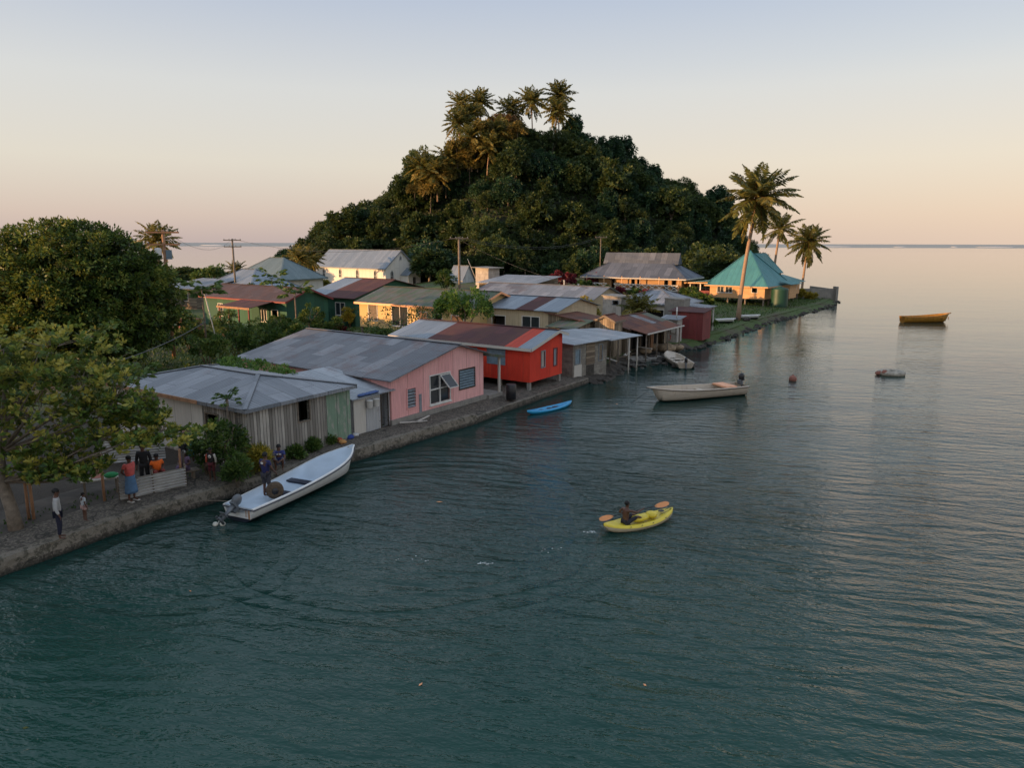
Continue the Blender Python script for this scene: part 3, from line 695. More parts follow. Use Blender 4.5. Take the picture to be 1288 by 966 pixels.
# ------------------------------------------------------------------ boats
def outboard(parent, loc, rz, tilt=0.6, s=1.0, cowl='black'):
    """cowl, leg, propeller; local +y points aft"""
    e = bpy.data.objects.new('outboard_motor', None)
    mb = MB(); mb.blob((0, .02, .16), (.14, .21, .23), 12, 8); mb.box(-.10, .10, -.12, .14, -.08, .04)
    o = mb.build('outboard_motor', M[cowl], parent); o.location = loc; o.rotation_euler = (tilt, 0, rz); o.scale = (s,) * 3
    g = MB(); g.tube([(0, .0, -.05), (0, .02, -.75)], [.09, .06], 8); g.box(-.11, .11, -.02, .24, -.58, -.555); g.tube([(0, -.16, -.78), (0, .2, -.78)], [.05, .05], 8)
    g.face([(0, -.02, -.8), (0, .10, -.8), (0, .02, -.98)]); g.build('motor_leg', M['greym'], o)
    p = MB()
    for k in range(3):
        a = k * 2 * PI / 3; p.blob((.085 * math.cos(a), .23, -.78 + .085 * math.sin(a)), (.055, .015, .055), 7, 4)
    p.build('propeller', M['black'], o)
    b = MB(); b.box(-.13, .13, -.22, -.12, -.25, .0); b.build('bracket', M['greym'], o)
    return o
def panga(name, label, stern, bow, beam, fb_s, fb_b, hullm, innerm, floor=.12, group=None, deck=.22, bench=(.3, .5), trim='navy', cat='boat', upper=None, keel=-.12, stern_w=.8, trim_r=.022, bowp=2.3, bowmin=.015):
    """open boat; stern and bow are points on the water"""
    d = Vector((bow[0] - stern[0], bow[1] - stern[1], 0)); L = d.length; t = empty(name, (stern[0], stern[1], 0), math.atan2(d.y, d.x)); tag(t, label, cat, group)
    N = 22; out = []; inn = []; rail = []
    for i in range(N + 1):
        f = i / N
        if f < .55: b = beam / 2 * (stern_w + (1 - stern_w) * math.sin(f / .55 * PI / 2))
        else: b = beam / 2 * max(bowmin, (1 - ((f - .55) / .45) ** bowp))
        s = fb_s + (fb_b - fb_s) * f ** 2.6; x = L * (f ** .98) ; kz = keel + (0 if f < .82 else (s - keel - .05) * ((f - .82) / .18) ** 2.2)
        xk = x if f < .8 else x - (f - .8) * L * .25
        cz = min(kz + .20 + .1 * f, s - .05)
        out.append([(xk, 0, kz), (x * .3 + xk * .7, b * .74, cz), (x * .5 + xk * .5, b * .86, (cz + s) / 2), (x, b, s), (x, b - .015, s + .02), (x, max(b - .085, .005), s + .02)])
        fz = floor if f < 1 - deck else s - .03
        fz = min(fz, s - .02)
        bi = max(b - .085, .005)
        inn.append([(x, bi, s + .018), (x, bi * .95, (s + fz) / 2 + .02), (x, bi * .86, fz + .03), (x, bi * .7, fz), (x, 0, fz + (.02 if f > 1 - deck else 0))])
        rail.append((x, b + .012, s - .05))
    mb = MB()
    full = [[(x, -y, z) for x, y, z in reversed(r)] + r[1:] for r in out]
    mb.quads(full, 0, False, True)
    tr = full[0]; mb.face([tr[i] for i in range(len(tr))], m=0)
    mb.build('hull', M[hullm], t)
    mi = MB(); fi = [r + [(x, -y, z) for x, y, z in reversed(r[:-1])] for r in inn]; mi.quads(fi, 0, False, True)
    mi.face(list(fi[0]), m=0); mi.build('deck', M[innerm], t)
    rb = MB(); rb.tube(rail, trim_r, 6); rb.tube([(x, -y, z) for x, y, z in rail], trim_r, 6); rb.tube([rail[0], (rail[0][0] - .005, 0, rail[0][2]), (rail[0][0], -rail[0][1], rail[0][2])], trim_r, 6); rb.build('rub_rail', M[trim], t)
    for f in bench:
        b = beam / 2 * .88; q = MB(); z = fb_s * .72; q.box(L * f - .14, L * f + .14, -b, b, z - .04, z); q.build('bench', M[upper or innerm], t)
    return t, L
# ================================================================== THE SETTING
def sstep(a, b, x):
    t = min(1, max(0, (x - a) / (b - a))); return t * t * (3 - 2 * t)
shoreA = [(-60, -46), (-32, -5.6), (-14.8, 19.0), (-12.4, 23.3), (-9.2, 27.3), (-6.8, 30.2), (-4.3, 33.7), (-1.9, 36.8)]     # concrete path
shoreB = [(-1.9, 36.8), (-.9, 38.5), (1.9, 42.9), (5.3, 47.9)]                                                                # lower kerb before the red house
shoreC = [(5.3, 47.9), (7.2, 50.9), (8.6, 54.6), (10.4, 58.6), (12.7, 61.6), (16.6, 64.6), (22.9, 73.5), (30.0, 84.6), (38.0, 95.0), (48.0, 108.4), (54.7, 120.0)]
back = [(54, 128), (52, 150), (60, 180), (50, 222), (0, 240), (-60, 228), (-110, 205), (-170, 150), (-280, 120), (-320, -80)]
def resample(pts, st):
    out = []
    for a, b in zip(pts, pts[1:]):
        n = max(1, int(math.dist(a, b) / st))
        out += [(a[0] + (b[0] - a[0]) * i / n, a[1] + (b[1] - a[1]) * i / n) for i in range(n)]
    return out + [pts[-1]]
def normals(p):
    o = []
    for i in range(len(p)):
        a = p[max(0, i - 1)]; b = p[min(len(p) - 1, i + 1)]; d = math.hypot(b[0] - a[0], b[1] - a[1])
        o.append((-(b[1] - a[1]) / d, (b[0] - a[0]) / d))
    return o
def strip(name, pts, prof, mat, kind='structure', jit=.04, st=.45, seed=1, seg=None):
    """prof: [(inland offset, z)] from inland to water"""
    p = resample(pts, st); nn = normals(p); q = random.Random(seed); mb = MB(); rings = []
    w1 = [q.uniform(-1, 1) for _ in p]
    for i, (a, n) in enumerate(zip(p, nn)):
        sm = (w1[max(0, i - 1)] + w1[i] + w1[min(len(p) - 1, i + 1)]) / 3
        rings.append([(a[0] + n[0] * (off + (jit * (sm * 1.6 + q.uniform(-1, 1)) if 0 < k else 0)), a[1] + n[1] * (off + (jit * sm * 1.6 if 0 < k else 0)), z + (q.uniform(-1, 1) * jit * .5 if k else 0)) for k, (off, z) in enumerate(prof)])
    mb.quads([r[::-1] for r in rings], 0, False, False); k = len(prof) - 1
    if seg: mb.mi = [seg[k - 1 - i % k] for i in range(len(mb.mi))]
    o = mb.build(name, mat); tag(o, kind=kind); return o
land_pts = []
for P_, off in ((shoreA, .9), (shoreB, 3.0), (shoreC, .9)):
    p = resample(P_, 3.0); nn = normals(p)
    land_pts += [(a[0] + n[0] * off, a[1] + n[1] * off) for a, n in zip(p, nn)][:-1 if P_ is not shoreC else None]
land_pts += back
import bmesh
bm = bmesh.new(); vs = [bm.verts.new((x, y, .50)) for x, y in land_pts]; bm.faces.new(vs); bmesh.ops.triangulate(bm, faces=bm.faces[:]); bmesh.ops.recalc_face_normals(bm, faces=bm.faces[:])
for f in bm.faces:
    if f.normal.z < 0: f.normal_flip()
low = [bm.verts.new((x, y, -2.0)) for x, y in land_pts]
for i in range(len(vs)): bm.faces.new((vs[i - 1], vs[i], low[i], low[i - 1]))
me = bpy.data.meshes.new('ground'); bm.to_mesh(me); bm.free(); me.materials.append(M['ground'])
g = bpy.data.objects.new('ground', me); COL.objects.link(g); tag(g, kind='structure')
strip('path', shoreA, [(1.75, .45), (1.7, .55), (1.2, .545), (.30, .53), (.02, .505), (-.02, .40), (-.05, .20), (-.07, .0), (-.12, -.8)], [M['path'], M['pathlip']], st=.3, jit=.035, seg=[0, 0, 0, 1, 1, 1, 0, 0])
strip('path', shoreB, [(3.3, .38), (3.2, .508), (1.4, .505), (.5, .42), (.12, .38), (0, .34), (-.05, -.8)], [M['path'], M['pathlip']], st=.4, jit=.03, seed=4, seg=[0, 0, 0, 0, 1, 0])
strip('shore_bank', [(-2.6, 36.0), (-.9, 38.5), (1.9, 42.9), (5.0, 47.4)], [(9, .45), (8.5, .512), (3.25, .514), (3.2, .45)], M['shoremud'], st=1.0, jit=.01, seed=44)
strip('shore_bank', shoreA, [(4.4, .46), (4.0, .512), (1.74, .518), (1.7, .46)], M['shoremud'], st=1.0, jit=.008, seed=45)
strip('shore_bank', shoreC[:6], [(4.6, .46), (4.2, .515), (1.6, .50), (.7, .36), (.1, .12), (-.9, -.06), (-2.6, -.7)], M['shoremud'], st=.6, jit=.2, seed=16)
strip('shore_bank', shoreC[5:], [(2.3, .46), (1.4, .51), (.7, .36), (.1, .12), (-.7, -.08), (-2.6, -.7)], M['ground'], st=.8, jit=.16, seed=6)
# hill
SIL = [(300, 352), (345, 342), (400, 300), (430, 284), (455, 276), (470, 262), (485, 243), (508, 246), (520, 216), (545, 202), (575, 186), (600, 172), (640, 152), (665, 158), (690, 164), (740, 176), (780, 184), (788, 200), (815, 212), (825, 228), (860, 230), (888, 242), (902, 270), (925, 305), (945, 340)]
RY = 180.0
def silz(x):
    px = 644 + x / RY * FPX
    if px <= SIL[0][0] or px >= SIL[-1][0]: return 0.0
    for (a, ya), (b, yb) in zip(SIL, SIL[1:]):
        if a <= px <= b: return max(0, zat(RY, ya + (yb - ya) * (px - a) / (b - a)) - 5.6)
def hillh(x, y):
    foot = 160 if x < -18 else 160 - 12 * sstep(-18, -4, x) * (1 - sstep(30, 50, x))
    s = silz(x); s = (s + silz(x - 3) + silz(x + 3)) / 3
    up = sstep(foot - 3, RY - 4, y) * .65 + .35 * min(1, max(0, (y - foot) / (RY - foot - 2)))
    if y > RY: up = 1 - sstep(RY, 222, y)
    ap = 2.1 * sstep(92, 128, y) * sstep(-30, -8, x) * (1 - sstep(26, 34, x)) * (1 - sstep(200, 225, y))
    ripple = .8 * math.sin(x * .31 + y * .17) * math.sin(y * .23 - x * .11) * min(1, s * up / 8)
    return max(ap, s * up + ripple)
def tz(x, y): return .5 + (hillh(x, y) if y > 90 else 0)
mb = MB(); xs = np.arange(-78, 66, 2.0); ys = np.arange(90, 228, 2.0)
rings = [[(x, y, .48 + hillh(x, y)) for x in xs] for y in ys]; mb.quads([r for r in rings], 0, False, True)
for i in range(len(mb.f)):
    if mb.v[mb.f[i][0]][1] > 140: mb.mi[i] = 1
keep = [i for i in range(len(mb.f)) if max(mb.v[k][2] for k in mb.f[i]) > .56]
mb.f = [mb.f[i] for i in keep]; mb.uv = [mb.uv[i] for i in keep]; mb.mi = [mb.mi[i] for i in keep]; mb.sm = [mb.sm[i] for i in keep]
tag(mb.build('hill', [M['ground'], M['forestfloor']]), kind='structure')
# unseen ridge added west of the village to shade the foot of the hill
mb = MB(); n = 26
rings = [[(-235 + 70 * (i / n - .5) * 2 * math.sin(PI * j / 14 + .001) + 6 * math.sin(j * 2.1), 78 + 110 * j / 14 + 5 * math.sin(i * 1.7), -.5 + SHADE_RIDGE_H * math.exp(-((i / n - .5) * 4.2) ** 2) * math.sin(PI * j / 14) ** .55 * (1 + .05 * math.sin(i * 2.3 + j * 1.9))) for i in range(n + 1)] for j in range(15)]
mb.quads(rings, 0, False, True); tag(mb.build('hill', M['ground']), kind='structure')

# ---- the sea
def watermat():
    m, t = newmat('sea_water'); p = t.n('ShaderNodeNewGeometry').outputs['Position']; xyz = t.n('ShaderNodeSeparateXYZ', {0: p}); X, Y = xyz.outputs[0], xyz.outputs[1]
    near = t.math('SUBTRACT', 1.0, t.n('ShaderNodeMapRange', {'Value': Y, 'From Min': 60.0, 'From Max': 400.0}).outputs[0])
    pr = t.mapping(p, (1, 1, 1), (0, 0, R(14)))
    a = t.noise(t.mapping(pr, (.5, 1.5, 1)), .72, 2, .45, .4)
    b = t.noise(t.mapping(pr, (.7, 1.7, 1), (0, 0, R(-30))), 2.6, 3, .55, .2)
    c = t.noise(t.mapping(p, (.8, 1.6, 1)), 8.0, 2, .5)
    d = t.noise(t.mapping(pr, (.4, 1.3, 1)), .22, 2, .5)
    rg = lambda v: t.math('SUBTRACT', 1.0, t.math('ABSOLUTE', t.math('SUBTRACT', t.math('MULTIPLY', v, 2.0), 1.0)))
    h = t.math('ADD', t.math('MULTIPLY', rg(a), W1), t.math('MULTIPLY', rg(b), W2)); h = t.math('ADD', h, t.math('MULTIPLY', c, W3)); h = t.math('ADD', h, t.math('MULTIPLY', d, W4))
    sw = t.n('ShaderNodeTexWave', {'Vector': t.mapping(p, (1, 1, 1), (0, 0, R(11))), 'Scale': .55, 'Distortion': 7, 'Detail': 3.0, 'Detail Scale': .9, 'Detail Roughness': .6}, wave_type='BANDS', bands_direction='Y')
    h = t.math('ADD', h, t.math('MULTIPLY', sw.outputs['Fac'], W5))
    calm = t.ramp(t.noise(t.mapping(p, (.5, 1, 1)), .06, 3, .5), [(.35, .45), (.65, 1.1)])
    att = t.math('MINIMUM', 1.0, t.math('POWER', t.math('DIVIDE', 23.0, t.math('MAXIMUM', Y, 1.0)), 1.4))
    h = t.math('MULTIPLY', t.math('MULTIPLY', h, calm), att)
    for cx, cy, wl, amp, r0, r1 in ARCS:     # the wake that the kayak left
        dv = t.n('ShaderNodeVectorMath', {0: p, 1: (cx, cy, 0)}, operation='DISTANCE').outputs['Value']; dv = t.math('ADD', dv, t.math('MULTIPLY', d, 1.6))
        w = t.math('POWER', t.math('ABSOLUTE', t.math('SINE', t.math('MULTIPLY', dv, PI / wl))), .7); fi = t.n('ShaderNodeMapRange', {'Value': dv, 'From Min': r0, 'From Max': (r0 + r1) / 2}).outputs[0]; fo = t.n('ShaderNodeMapRange', {'Value': dv, 'From Min': r1, 'From Max': (r0 + r1) / 2}).outputs[0]
        h = t.math('ADD', h, t.math('MULTIPLY', t.math('MULTIPLY', t.math('MULTIPLY', w, fi), fo), -amp))
    for cx, cy, wl, amp, rad in RINGS:      # ripples spreading from the swimmers, the paddle and the moored boat
        dv = t.n('ShaderNodeVectorMath', {0: p, 1: (cx, cy, 0)}, operation='DISTANCE').outputs['Value']
        dv = t.math('ADD', dv, t.math('MULTIPLY', a, wl * 1.6))
        w = t.math('SINE', t.math('MULTIPLY', dv, 2 * PI / wl)); fo = t.n('ShaderNodeMapRange', {'Value': dv, 'From Min': rad, 'From Max': rad * .25}).outputs[0]
        h = t.math('ADD', h, t.math('MULTIPLY', t.math('MULTIPLY', w, fo), amp))
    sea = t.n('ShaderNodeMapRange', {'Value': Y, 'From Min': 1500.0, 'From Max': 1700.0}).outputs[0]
    n1 = t.noise(p, .07, 4, .6); n2 = t.noise(p, .6, 5, .6)
    col = t.mix(t.ramp(n1, [(.35, 0.0), (.65, 1.0)]), (.007, .030, .026), (.011, .044, .039))
    col = t.mix(t.ramp(n2, [(.45, 0.0), (.62, .55)]), col, (.006, .024, .016))
    col = t.mix(t.n('ShaderNodeMapRange', {'Value': Y, 'From Min': 24.0, 'From Max': 10.0}).outputs[0], col, t.mix(n2, (.008, .044, .032), (.014, .070, .053)))
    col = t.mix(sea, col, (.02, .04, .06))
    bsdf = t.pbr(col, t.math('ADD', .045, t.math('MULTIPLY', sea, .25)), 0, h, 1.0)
    bsdf.inputs['IOR'].default_value = 1.333
    t.out(bsdf); return m
s = 7000.0; mb = MB()
ring = [(-s, -300, 0), (s, -300, 0), (s, 9000, 0), (-s, 9000, 0)]; mb.face(ring); tag(mb.build('water', watermat()), kind='structure')
# surf on the reef: a low broken line far out
mb = MB(); q = random.Random(5); x = -1600.0
while x < 2000:
    w = q.uniform(20, 140); mb.blob((x, 2100 + q.uniform(-60, 60), .1), (w / 2, 7, q.uniform(.6, 2.2)), 12, 4, .1); x += w + q.uniform(10, 260)
tag(mb.build('reef_surf', plain('surf_foam', (.75, .72, .70), .8)), kind='stuff')
# foam flecks where the paddle and the splashes broke the surface
mb = MB(); q = random.Random(8)
for cx, cy, n, r in ((2.6, 22.3, 20, .13), (-.8, 19.9, 20, .13), (1.2, 20.9, 9, .25), (-3.0, 20.2, 7, .3)):
    for _ in range(n):
        a = q.uniform(0, 2 * PI); rr = r * q.random() ** .5; sz = q.uniform(.006, .02)
        mb.blob((cx + rr * 1.8 * math.cos(a), cy + rr * math.sin(a), .012), (sz * 2, sz, sz * .8), 6, 4)
tag(mb.build('foam_flecks', plain('foam', (.55, .6, .6), .7)), kind='stuff')

# ================================================================== HOUSES
TH = 56.0
# weathered board house
C = (-10.5, 27.3)
house('board_house', 'weathered grey board house with a hipped tin roof beside the front path', C, 57, 5.5, 9.6, .5, 3.1, 3.68, 'hip', 'wboard', 'tingrey', .28,
      front=[(2.55, 3.15, 1.95, 2.85, 'dark')], side=[(1.9, 2.7, .6, 2.5, 'opendoor'), (6.3, 7.4, 1.3, 2.6, 'dark')], frame='wood')
hb = bpy.data.objects['board_house']
mb = MB(); mb.face([(4.1, -.02, .6), (5.55, -.02, .6), (5.55, -.02, 2.95), (4.1, -.02, 2.95)], [(0, 0), (1.4, 0), (1.4, 2.3), (0, 2.3)]); mb.hexa([(4.1, -.015, .6), (5.53, -.015, .6), (5.53, .0, .6), (4.1, .0, .6)], [(4.1, -.015, 2.95), (5.53, -.015, 2.95), (5.53, 0, 2.95), (4.1, 0, 2.95)])
mb.build('green_panel', M['gboard'], hb)['label'] = 'flaking green panel at the right end'
mb = MB(); mb.box(-.02, -.005, 2.9, 6.1, .6, 2.95); mb.build('pale_panel', M['pboard'], hb)
mb = MB(); mb.box(-.022, -.004, 7.5, 9.5, .6, 2.95); mb.build('pale_panel', M['pboard'], hb)
mb = MB(); mb.bar((-.3, 2.8, 3.0), (-.3, 9.8, 3.0), .04, .16); mb.build('fascia', M['woodo'], hb)
# low white shed between the board house and the pink house
house('tin_lean_to', 'low white patched shed between the weathered board house and the pink house', (-7.45, 32.35), 57, 2.5, 4.2, .5, 2.35, 3.0, 'shed_v', 'tinwall', 'tinlight', .22, front=[(1.9, 2.35, .55, 2.2, 'opendoor')], frame='woodd', cat='shed')
lt = bpy.data.objects['tin_lean_to']
mb = MB(); mb.box(.02, .8, -.03, -.005, .55, 2.2); mb.build('white_panel', M['pboard'], lt)
for u in (.9, 1.35):
    mb = MB(); mb.lathe([(.13, 1.75), (.15, 1.78), (.16, 2.1), (.17, 2.11)], 12, (u, -.22, 0)); mb.build('hanging_bucket', M['whitep'], lt)
mb = MB(); q = random.Random(3)
for k in range(5): mb.blob((.5 + .25 * k, -.1 + .1 * q.random(), 2.42), (.22, .16, .06), 8, 4, .2, seed=k)
mb.build('blue_tarp', cloth('tarp_blue', (.05, .09, .22)), lt)
# pink house
C = (-6.0, 34.45)
L_ = 7.55
house('pink_house', 'pink wooden house with a large patched grey roof facing the water', C, 55, L_, 12.2, .5, 2.88, 4.0, 'gable_v', 'pink', ['tinold'], .3, rfrac=.68, zfar=3.3,
      front=[(1.15, 1.75, 1.15, 2.15, 'louvre', 'greyp', 'pink'), (2.9, 4.5, 1.05, 2.55, 'pair'), (5.35, 6.7, 1.45, 2.5, 'louvre', 'bluep', 'woodd')], stilts=.0)
ph = bpy.data.objects['pink_house']
mb = MB(); mb.box(2.02, 2.20, -.03, -.004, .7, 1.75); mb.build('grey_panel', M['greyp'], ph)
mb = MB(); mb.box(-.1, L_ + .15, -.12, -.003, .3, .78); mb.build('foundation', M['conc'], ph)
fb = MB(); P0 = (3.72, -.02, 2.52); fb.bar((3.72, -.02, 2.5), (3.9, -.52, 1.82), .05); fb.bar((4.46, -.02, 2.5), (4.64, -.52, 1.82), .05); fb.bar((3.72, -.02, 2.5), (4.46, -.02, 2.5), .05); fb.bar((3.9, -.52, 1.82), (4.64, -.52, 1.82), .05)
f = fb.build('open_sash', M['whitep'], ph); g_ = MB(); g_.face([(3.75, -.04, 2.48), (4.46, -.04, 2.48), (4.62, -.51, 1.83), (3.92, -.51, 1.83)]); g_.build('pane', M['glass'], f)
mb = MB(); mb.blob((3.35, .25, 2.25), (.06, .06, .06), 8, 6); lm, lt_ = newmat('lit_bulb'); lt_.out(lt_.n('ShaderNodeEmission', {'Color': (1, .85, .6), 'Strength': 6.0})); mb.build('lit_bulb', lm, ph)
mb = MB(); roof_slab(mb, (L_ + .05, 5, 3.22), (L_ + .05, -.45, 3.22), (L_ + 1.5, -.45, 2.95), (L_ + 1.5, 5, 2.95), th=.16); mb.build('porch_roof', M['tingreen'], ph)
for y in (-.2, 3.5):
    mb = MB(); mb.box(L_ + 1.3, L_ + 1.42, y, y + .12, .4, 2.82); mb.build('porch_post', M['pboard'], ph)
mb = MB(); mb.box(L_ + .16, L_ + 1.5, -.3, 5, .3, .72); mb.build('porch_step', M['conc'], ph)
mb = MB(); mb.box(L_ + .3, L_ + 1.0, 1.2, 3.2, .72, 1.2); mb.build('porch_bench', M['pboard'], ph)
# red house
C = (1.1, 43.2)
house('red_house', 'bright red house on stumps under a maroon and blue striped roof', C, TH, 3.95, 11.3, .35, 3.2, 3.95, 'gable_v', 'red', ['tinmar', 'tinblue', 'tinred'], .3, rfrac=.78, zfar=3.72, stilts=.62,
      strips=[(0, .085, 1), (.085, .17, 2), (.17, .70, 0), (.70, 1, 1)],
      front=[(1.35, 1.75, 1.75, 2.75, 'curtain', 'pboard', 'greyp'), (2.85, 3.25, 1.65, 2.75, 'shutter', 'greyp', 'redshed')], side=[(1.9, 3.2, 1.95, 2.95, 'shutter', 'bluep', 'bluep'), (4.1, 5.3, 2.0, 2.75, 'louvre', 'whitep', 'greyp')], fascia='pboard', stiltm='conc')
rh = bpy.data.objects['red_house']
mb = MB(); roof_slab(mb, (-.3, 5.4, 3.06), (-.3, 11.6, 3.06), (-3.3, 11.6, 2.45), (-3.3, 5.4, 2.45), strips=[(0, .45, 0), (.45, 1, 1)]); mb.build('lower_roof', [M['tinmar'], M['tinblue']], rh)
for y in (5.6, 11.3):
    mb = MB(); mb.box(-3.2, -3.1, y, y + .1, .3, 2.42); mb.build('post', M['wood'], rh)
mb = MB(); mb.lathe([(.28, 0), (.30, .02), (.30, .86), (.27, .9)], 16); tag(mb.build('drum', M['black'], None, (-.05, 40.6, .5)), 'black water drum standing on the path before the red house', 'drum')
# block house right of it
house('block_house', 'unpainted concrete block and plank hut beside the red house', (4.15, 47.75), 47, 3.9, 5.5, .1, 2.75, 2.95, 'shed_v', 'blockg', 'tinlight', .3, front=[(.25, .75, 1.35, 2.3, 'shutter', 'bluep'), (2.95, 3.35, 1.3, 2.4, 'shutter', 'wood')], frame='greyp', cat='hut')
bh = bpy.data.objects['block_house']
mb = MB(); mb.box(1.45, 2.45, -.03, -.004, 1.15, 2.65); mb.build('plank_panel', M['oldwood'], bh)
mb = MB(); mb.box(1.5, 2.4, -.02, -.003, .2, 1.1); mb.build('stained_patch', M['rockd'], bh)
mb = MB(); mb.box(.1, .95, -.035, -.005, .2, 1.25); mb.build('faded_door', M['pboard'], bh)
mb = MB(); roof_slab(mb, (3.6, 5.5, 2.93), (7.6, 3.4, 2.93), (7.6, -.6, 2.72), (3.6, -.6, 2.72)); mb.build('awning', M['tinlight'], bh)
for x, y in ((6.0, -.5), (7.4, -.3), (7.4, 3.1), (6.0, 3.0)):
    mb = MB(); mb.tube([(x, y, -.6), (x, y, 2.72)], .055, 7); mb.build('post', M['pboard'], bh)
house('plank_shack', 'narrow weathered plank shack squeezed between the block hut awning and the rusty sheds', (6.3, 54.0), TH, 1.9, 2.6, .1, 2.35, 2.7, 'shed_v', 'oldwood', 'tinrust', .3, front=[(.5, 1.1, .6, 2.1, 'dark')], frame='woodd', cat='shack')
house('plank_shack', 'dark leaning board shack with a mossy roof left of the small panel shack', (4.9, 55.6), 50, 2.2, 2.4, .2, 2.9, 3.3, 'shed_u', 'oldv', 'tingreen', .25, front=[(.6, 1.3, 1.2, 2.2, 'dark')], frame='wood', cat='shack')
for i, (x, y, h, tl_) in enumerate(((7.4, 53.4, 2.2, .3), (8.4, 55.2, 2.6, -.2), (9.2, 56.6, 2.3, .4), (10.6, 59.2, 2.1, -.3), (11.8, 60.8, 2.4, .2), (8.0, 54.4, 1.5, .8))):
    mb = MB(); mb.tube([(0, 0, -.6), (tl_ * .3, .1, h)], [.06, .05], 7); tag(mb.build('stake', M['wood'], None, (x, y, 0)), ('crooked stake nearest the block hut', 'tall stake beside the awning post', 'leaning stake before the panel shack', 'stake at the left of the boat shed front', 'stake at the middle of the boat shed front', 'short slanting stake in the shallows')[i], 'stake')
for i, (x, y, z, rz, l) in enumerate(((8.6, 56.0, .5, .4, 2.2), (9.4, 57.2, .62, 1.2, 1.8), (10.6, 60.2, .5, .2, 2.4), (7.7, 54.9, .5, 2.0, 1.6), (12.2, 62.2, .6, .9, 1.8), (11.2, 59.6, .75, 2.4, 1.5))):
    mb = MB(); mb.hexa([(-l / 2, -.13, 0), (l / 2, -.1, .05), (l / 2, .1, .05), (-l / 2, .13, 0)], [(-l / 2, -.13, .05), (l / 2, -.1, .1), (l / 2, .1, .1), (-l / 2, .13, .05)]); tag(mb.build('plank', M['pboard' if i % 2 else 'oldwood'], None, (x, y, z), rz), ('plank lying on the rocks before the panel shack', 'plank propped left of the boat shed', 'long plank on the ground at the boat shed mouth', 'short plank by the awning posts', 'plank left of the boulders', 'board lying across the clutter in the boat shed mouth')[i], 'plank')
# cream house behind the red one
house('cream_house', 'long cream house with a grey and maroon tin roof behind the red house', (3.7, 59), TH, 7.2, 8.6, .5, 3.95, 4.75, 'gable_v', 'cream', ['tinblue', 'tinmar'], .3,
      strips=[(0, .26, 0), (.26, .46, 1), (.46, 1, 0)], side=[(1.7, 3.4, 2.3, 3.3, 'slide'), (5.2, 6.6, 2.3, 3.2, 'dark')], front=[(3.0, 4.3, 2.2, 3.2, 'dark')])
house('cream_annex', 'stained cream lean-to with a rusty roof right of the long cream house', (6.0, 57.4), TH, 3.2, 3.6, .5, 3.25, 3.75, 'shed_v', 'oldv', 'tinrust', .3, front=[(.4, 1.2, 1.5, 2.6, 'dark')], frame='wood', cat='hut')
house('panel_shack', 'small grey flaking panel shack under a rusty peaked cap', (8.15, 56.4), TH, 1.5, 1.75, .2, 3.4, 3.8, 'gable_u', 'oldv', 'tinrust', .1, cat='shack', frame='whitep', fascia='wood')
# yellow house
C = (-3.4, 61.2)
house('yellow_house', 'sunlit yellow house on stumps with a mossy green roof', C, 57, 7.6, 13.5, .5, 4.0, 5.15, 'gable_v', 'yellow', ['tingreen'], .4, stilts=1.0, fascia='orng',
      side=[(11.2, 12.3, 2.2, 3.7, 'shutter', 'wood'), (7.4, 9.3, 1.9, 3.7, 'slide'), (5.1, 6.1, 1.6, 3.3, 'door', 'orng'), (3.4, 4.3, 2.0, 3.2, 'dark'), (1.0, 2.3, 2.0, 3.2, 'shutter', 'orng')])
# green houses
house('green_house', 'dark green house with a patchwork grey and maroon roof left of the yellow house', (-16.9, 76.5), TH, 13, 7.4, .5, 3.75, 5.35, 'gable_v', 'greenw', ['tinmar', 'tinblue', 'tinlight'], .5, overside=.6,
      side=[(4.4, 5.2, 1.2, 3.1, 'door', 'woodd'), (1.6, 3.0, 1.7, 3.0, 'slide')], strips=[(0, .62, 0), (.62, 1, 1)], rfrac=.45)
house('green_house', 'green house with a faded maroon roof and a railed porch beyond the yard', (-22.6, 71.2), TH, 5.4, 14.0, .5, 3.8, 4.85, 'gable_v', 'greenw', ['tinmaru'], .4,
      side=[(10.6, 11.4, 1.7, 2.9, 'slide'), (3.2, 4.0, 1.5, 2.7, 'slide'), (1.4, 2.3, .6, 2.7, 'opendoor')], fascia='redshed')
gh = [o for o in COL.objects if o.name.startswith('green_house.')][0]
mb = MB(); roof_slab(mb, (-.35, 1.5, 3.62), (-.35, 6.6, 3.62), (-3.3, 6.6, 3.15), (-3.3, 1.5, 3.15)); mb.build('porch_roof', M['tinmar'], gh)
mb = MB(); mb.bar((-3.32, 1.4, 3.08), (-3.32, 6.7, 3.08), .04, .2); mb.build('fascia', M['woodo'], gh)
for y in (1.7, 3.3, 4.9, 6.4):
    mb = MB(); mb.box(-3.2, -3.08, y, y + .12, .4, 3.1); mb.build('porch_post', M['redshed'], gh)
for i in range(3):
    mb = MB(); y0 = 1.75 + i * 1.6; mb.bar((-3.15, y0, .8), (-3.15, y0 + 1.5, 1.45), .06); mb.bar((-3.15, y0, 1.45), (-3.15, y0 + 1.5, .8), .06); mb.bar((-3.15, y0, 1.5), (-3.15, y0 + 1.5, 1.5), .07); mb.build('railing', M['whitep'], gh)
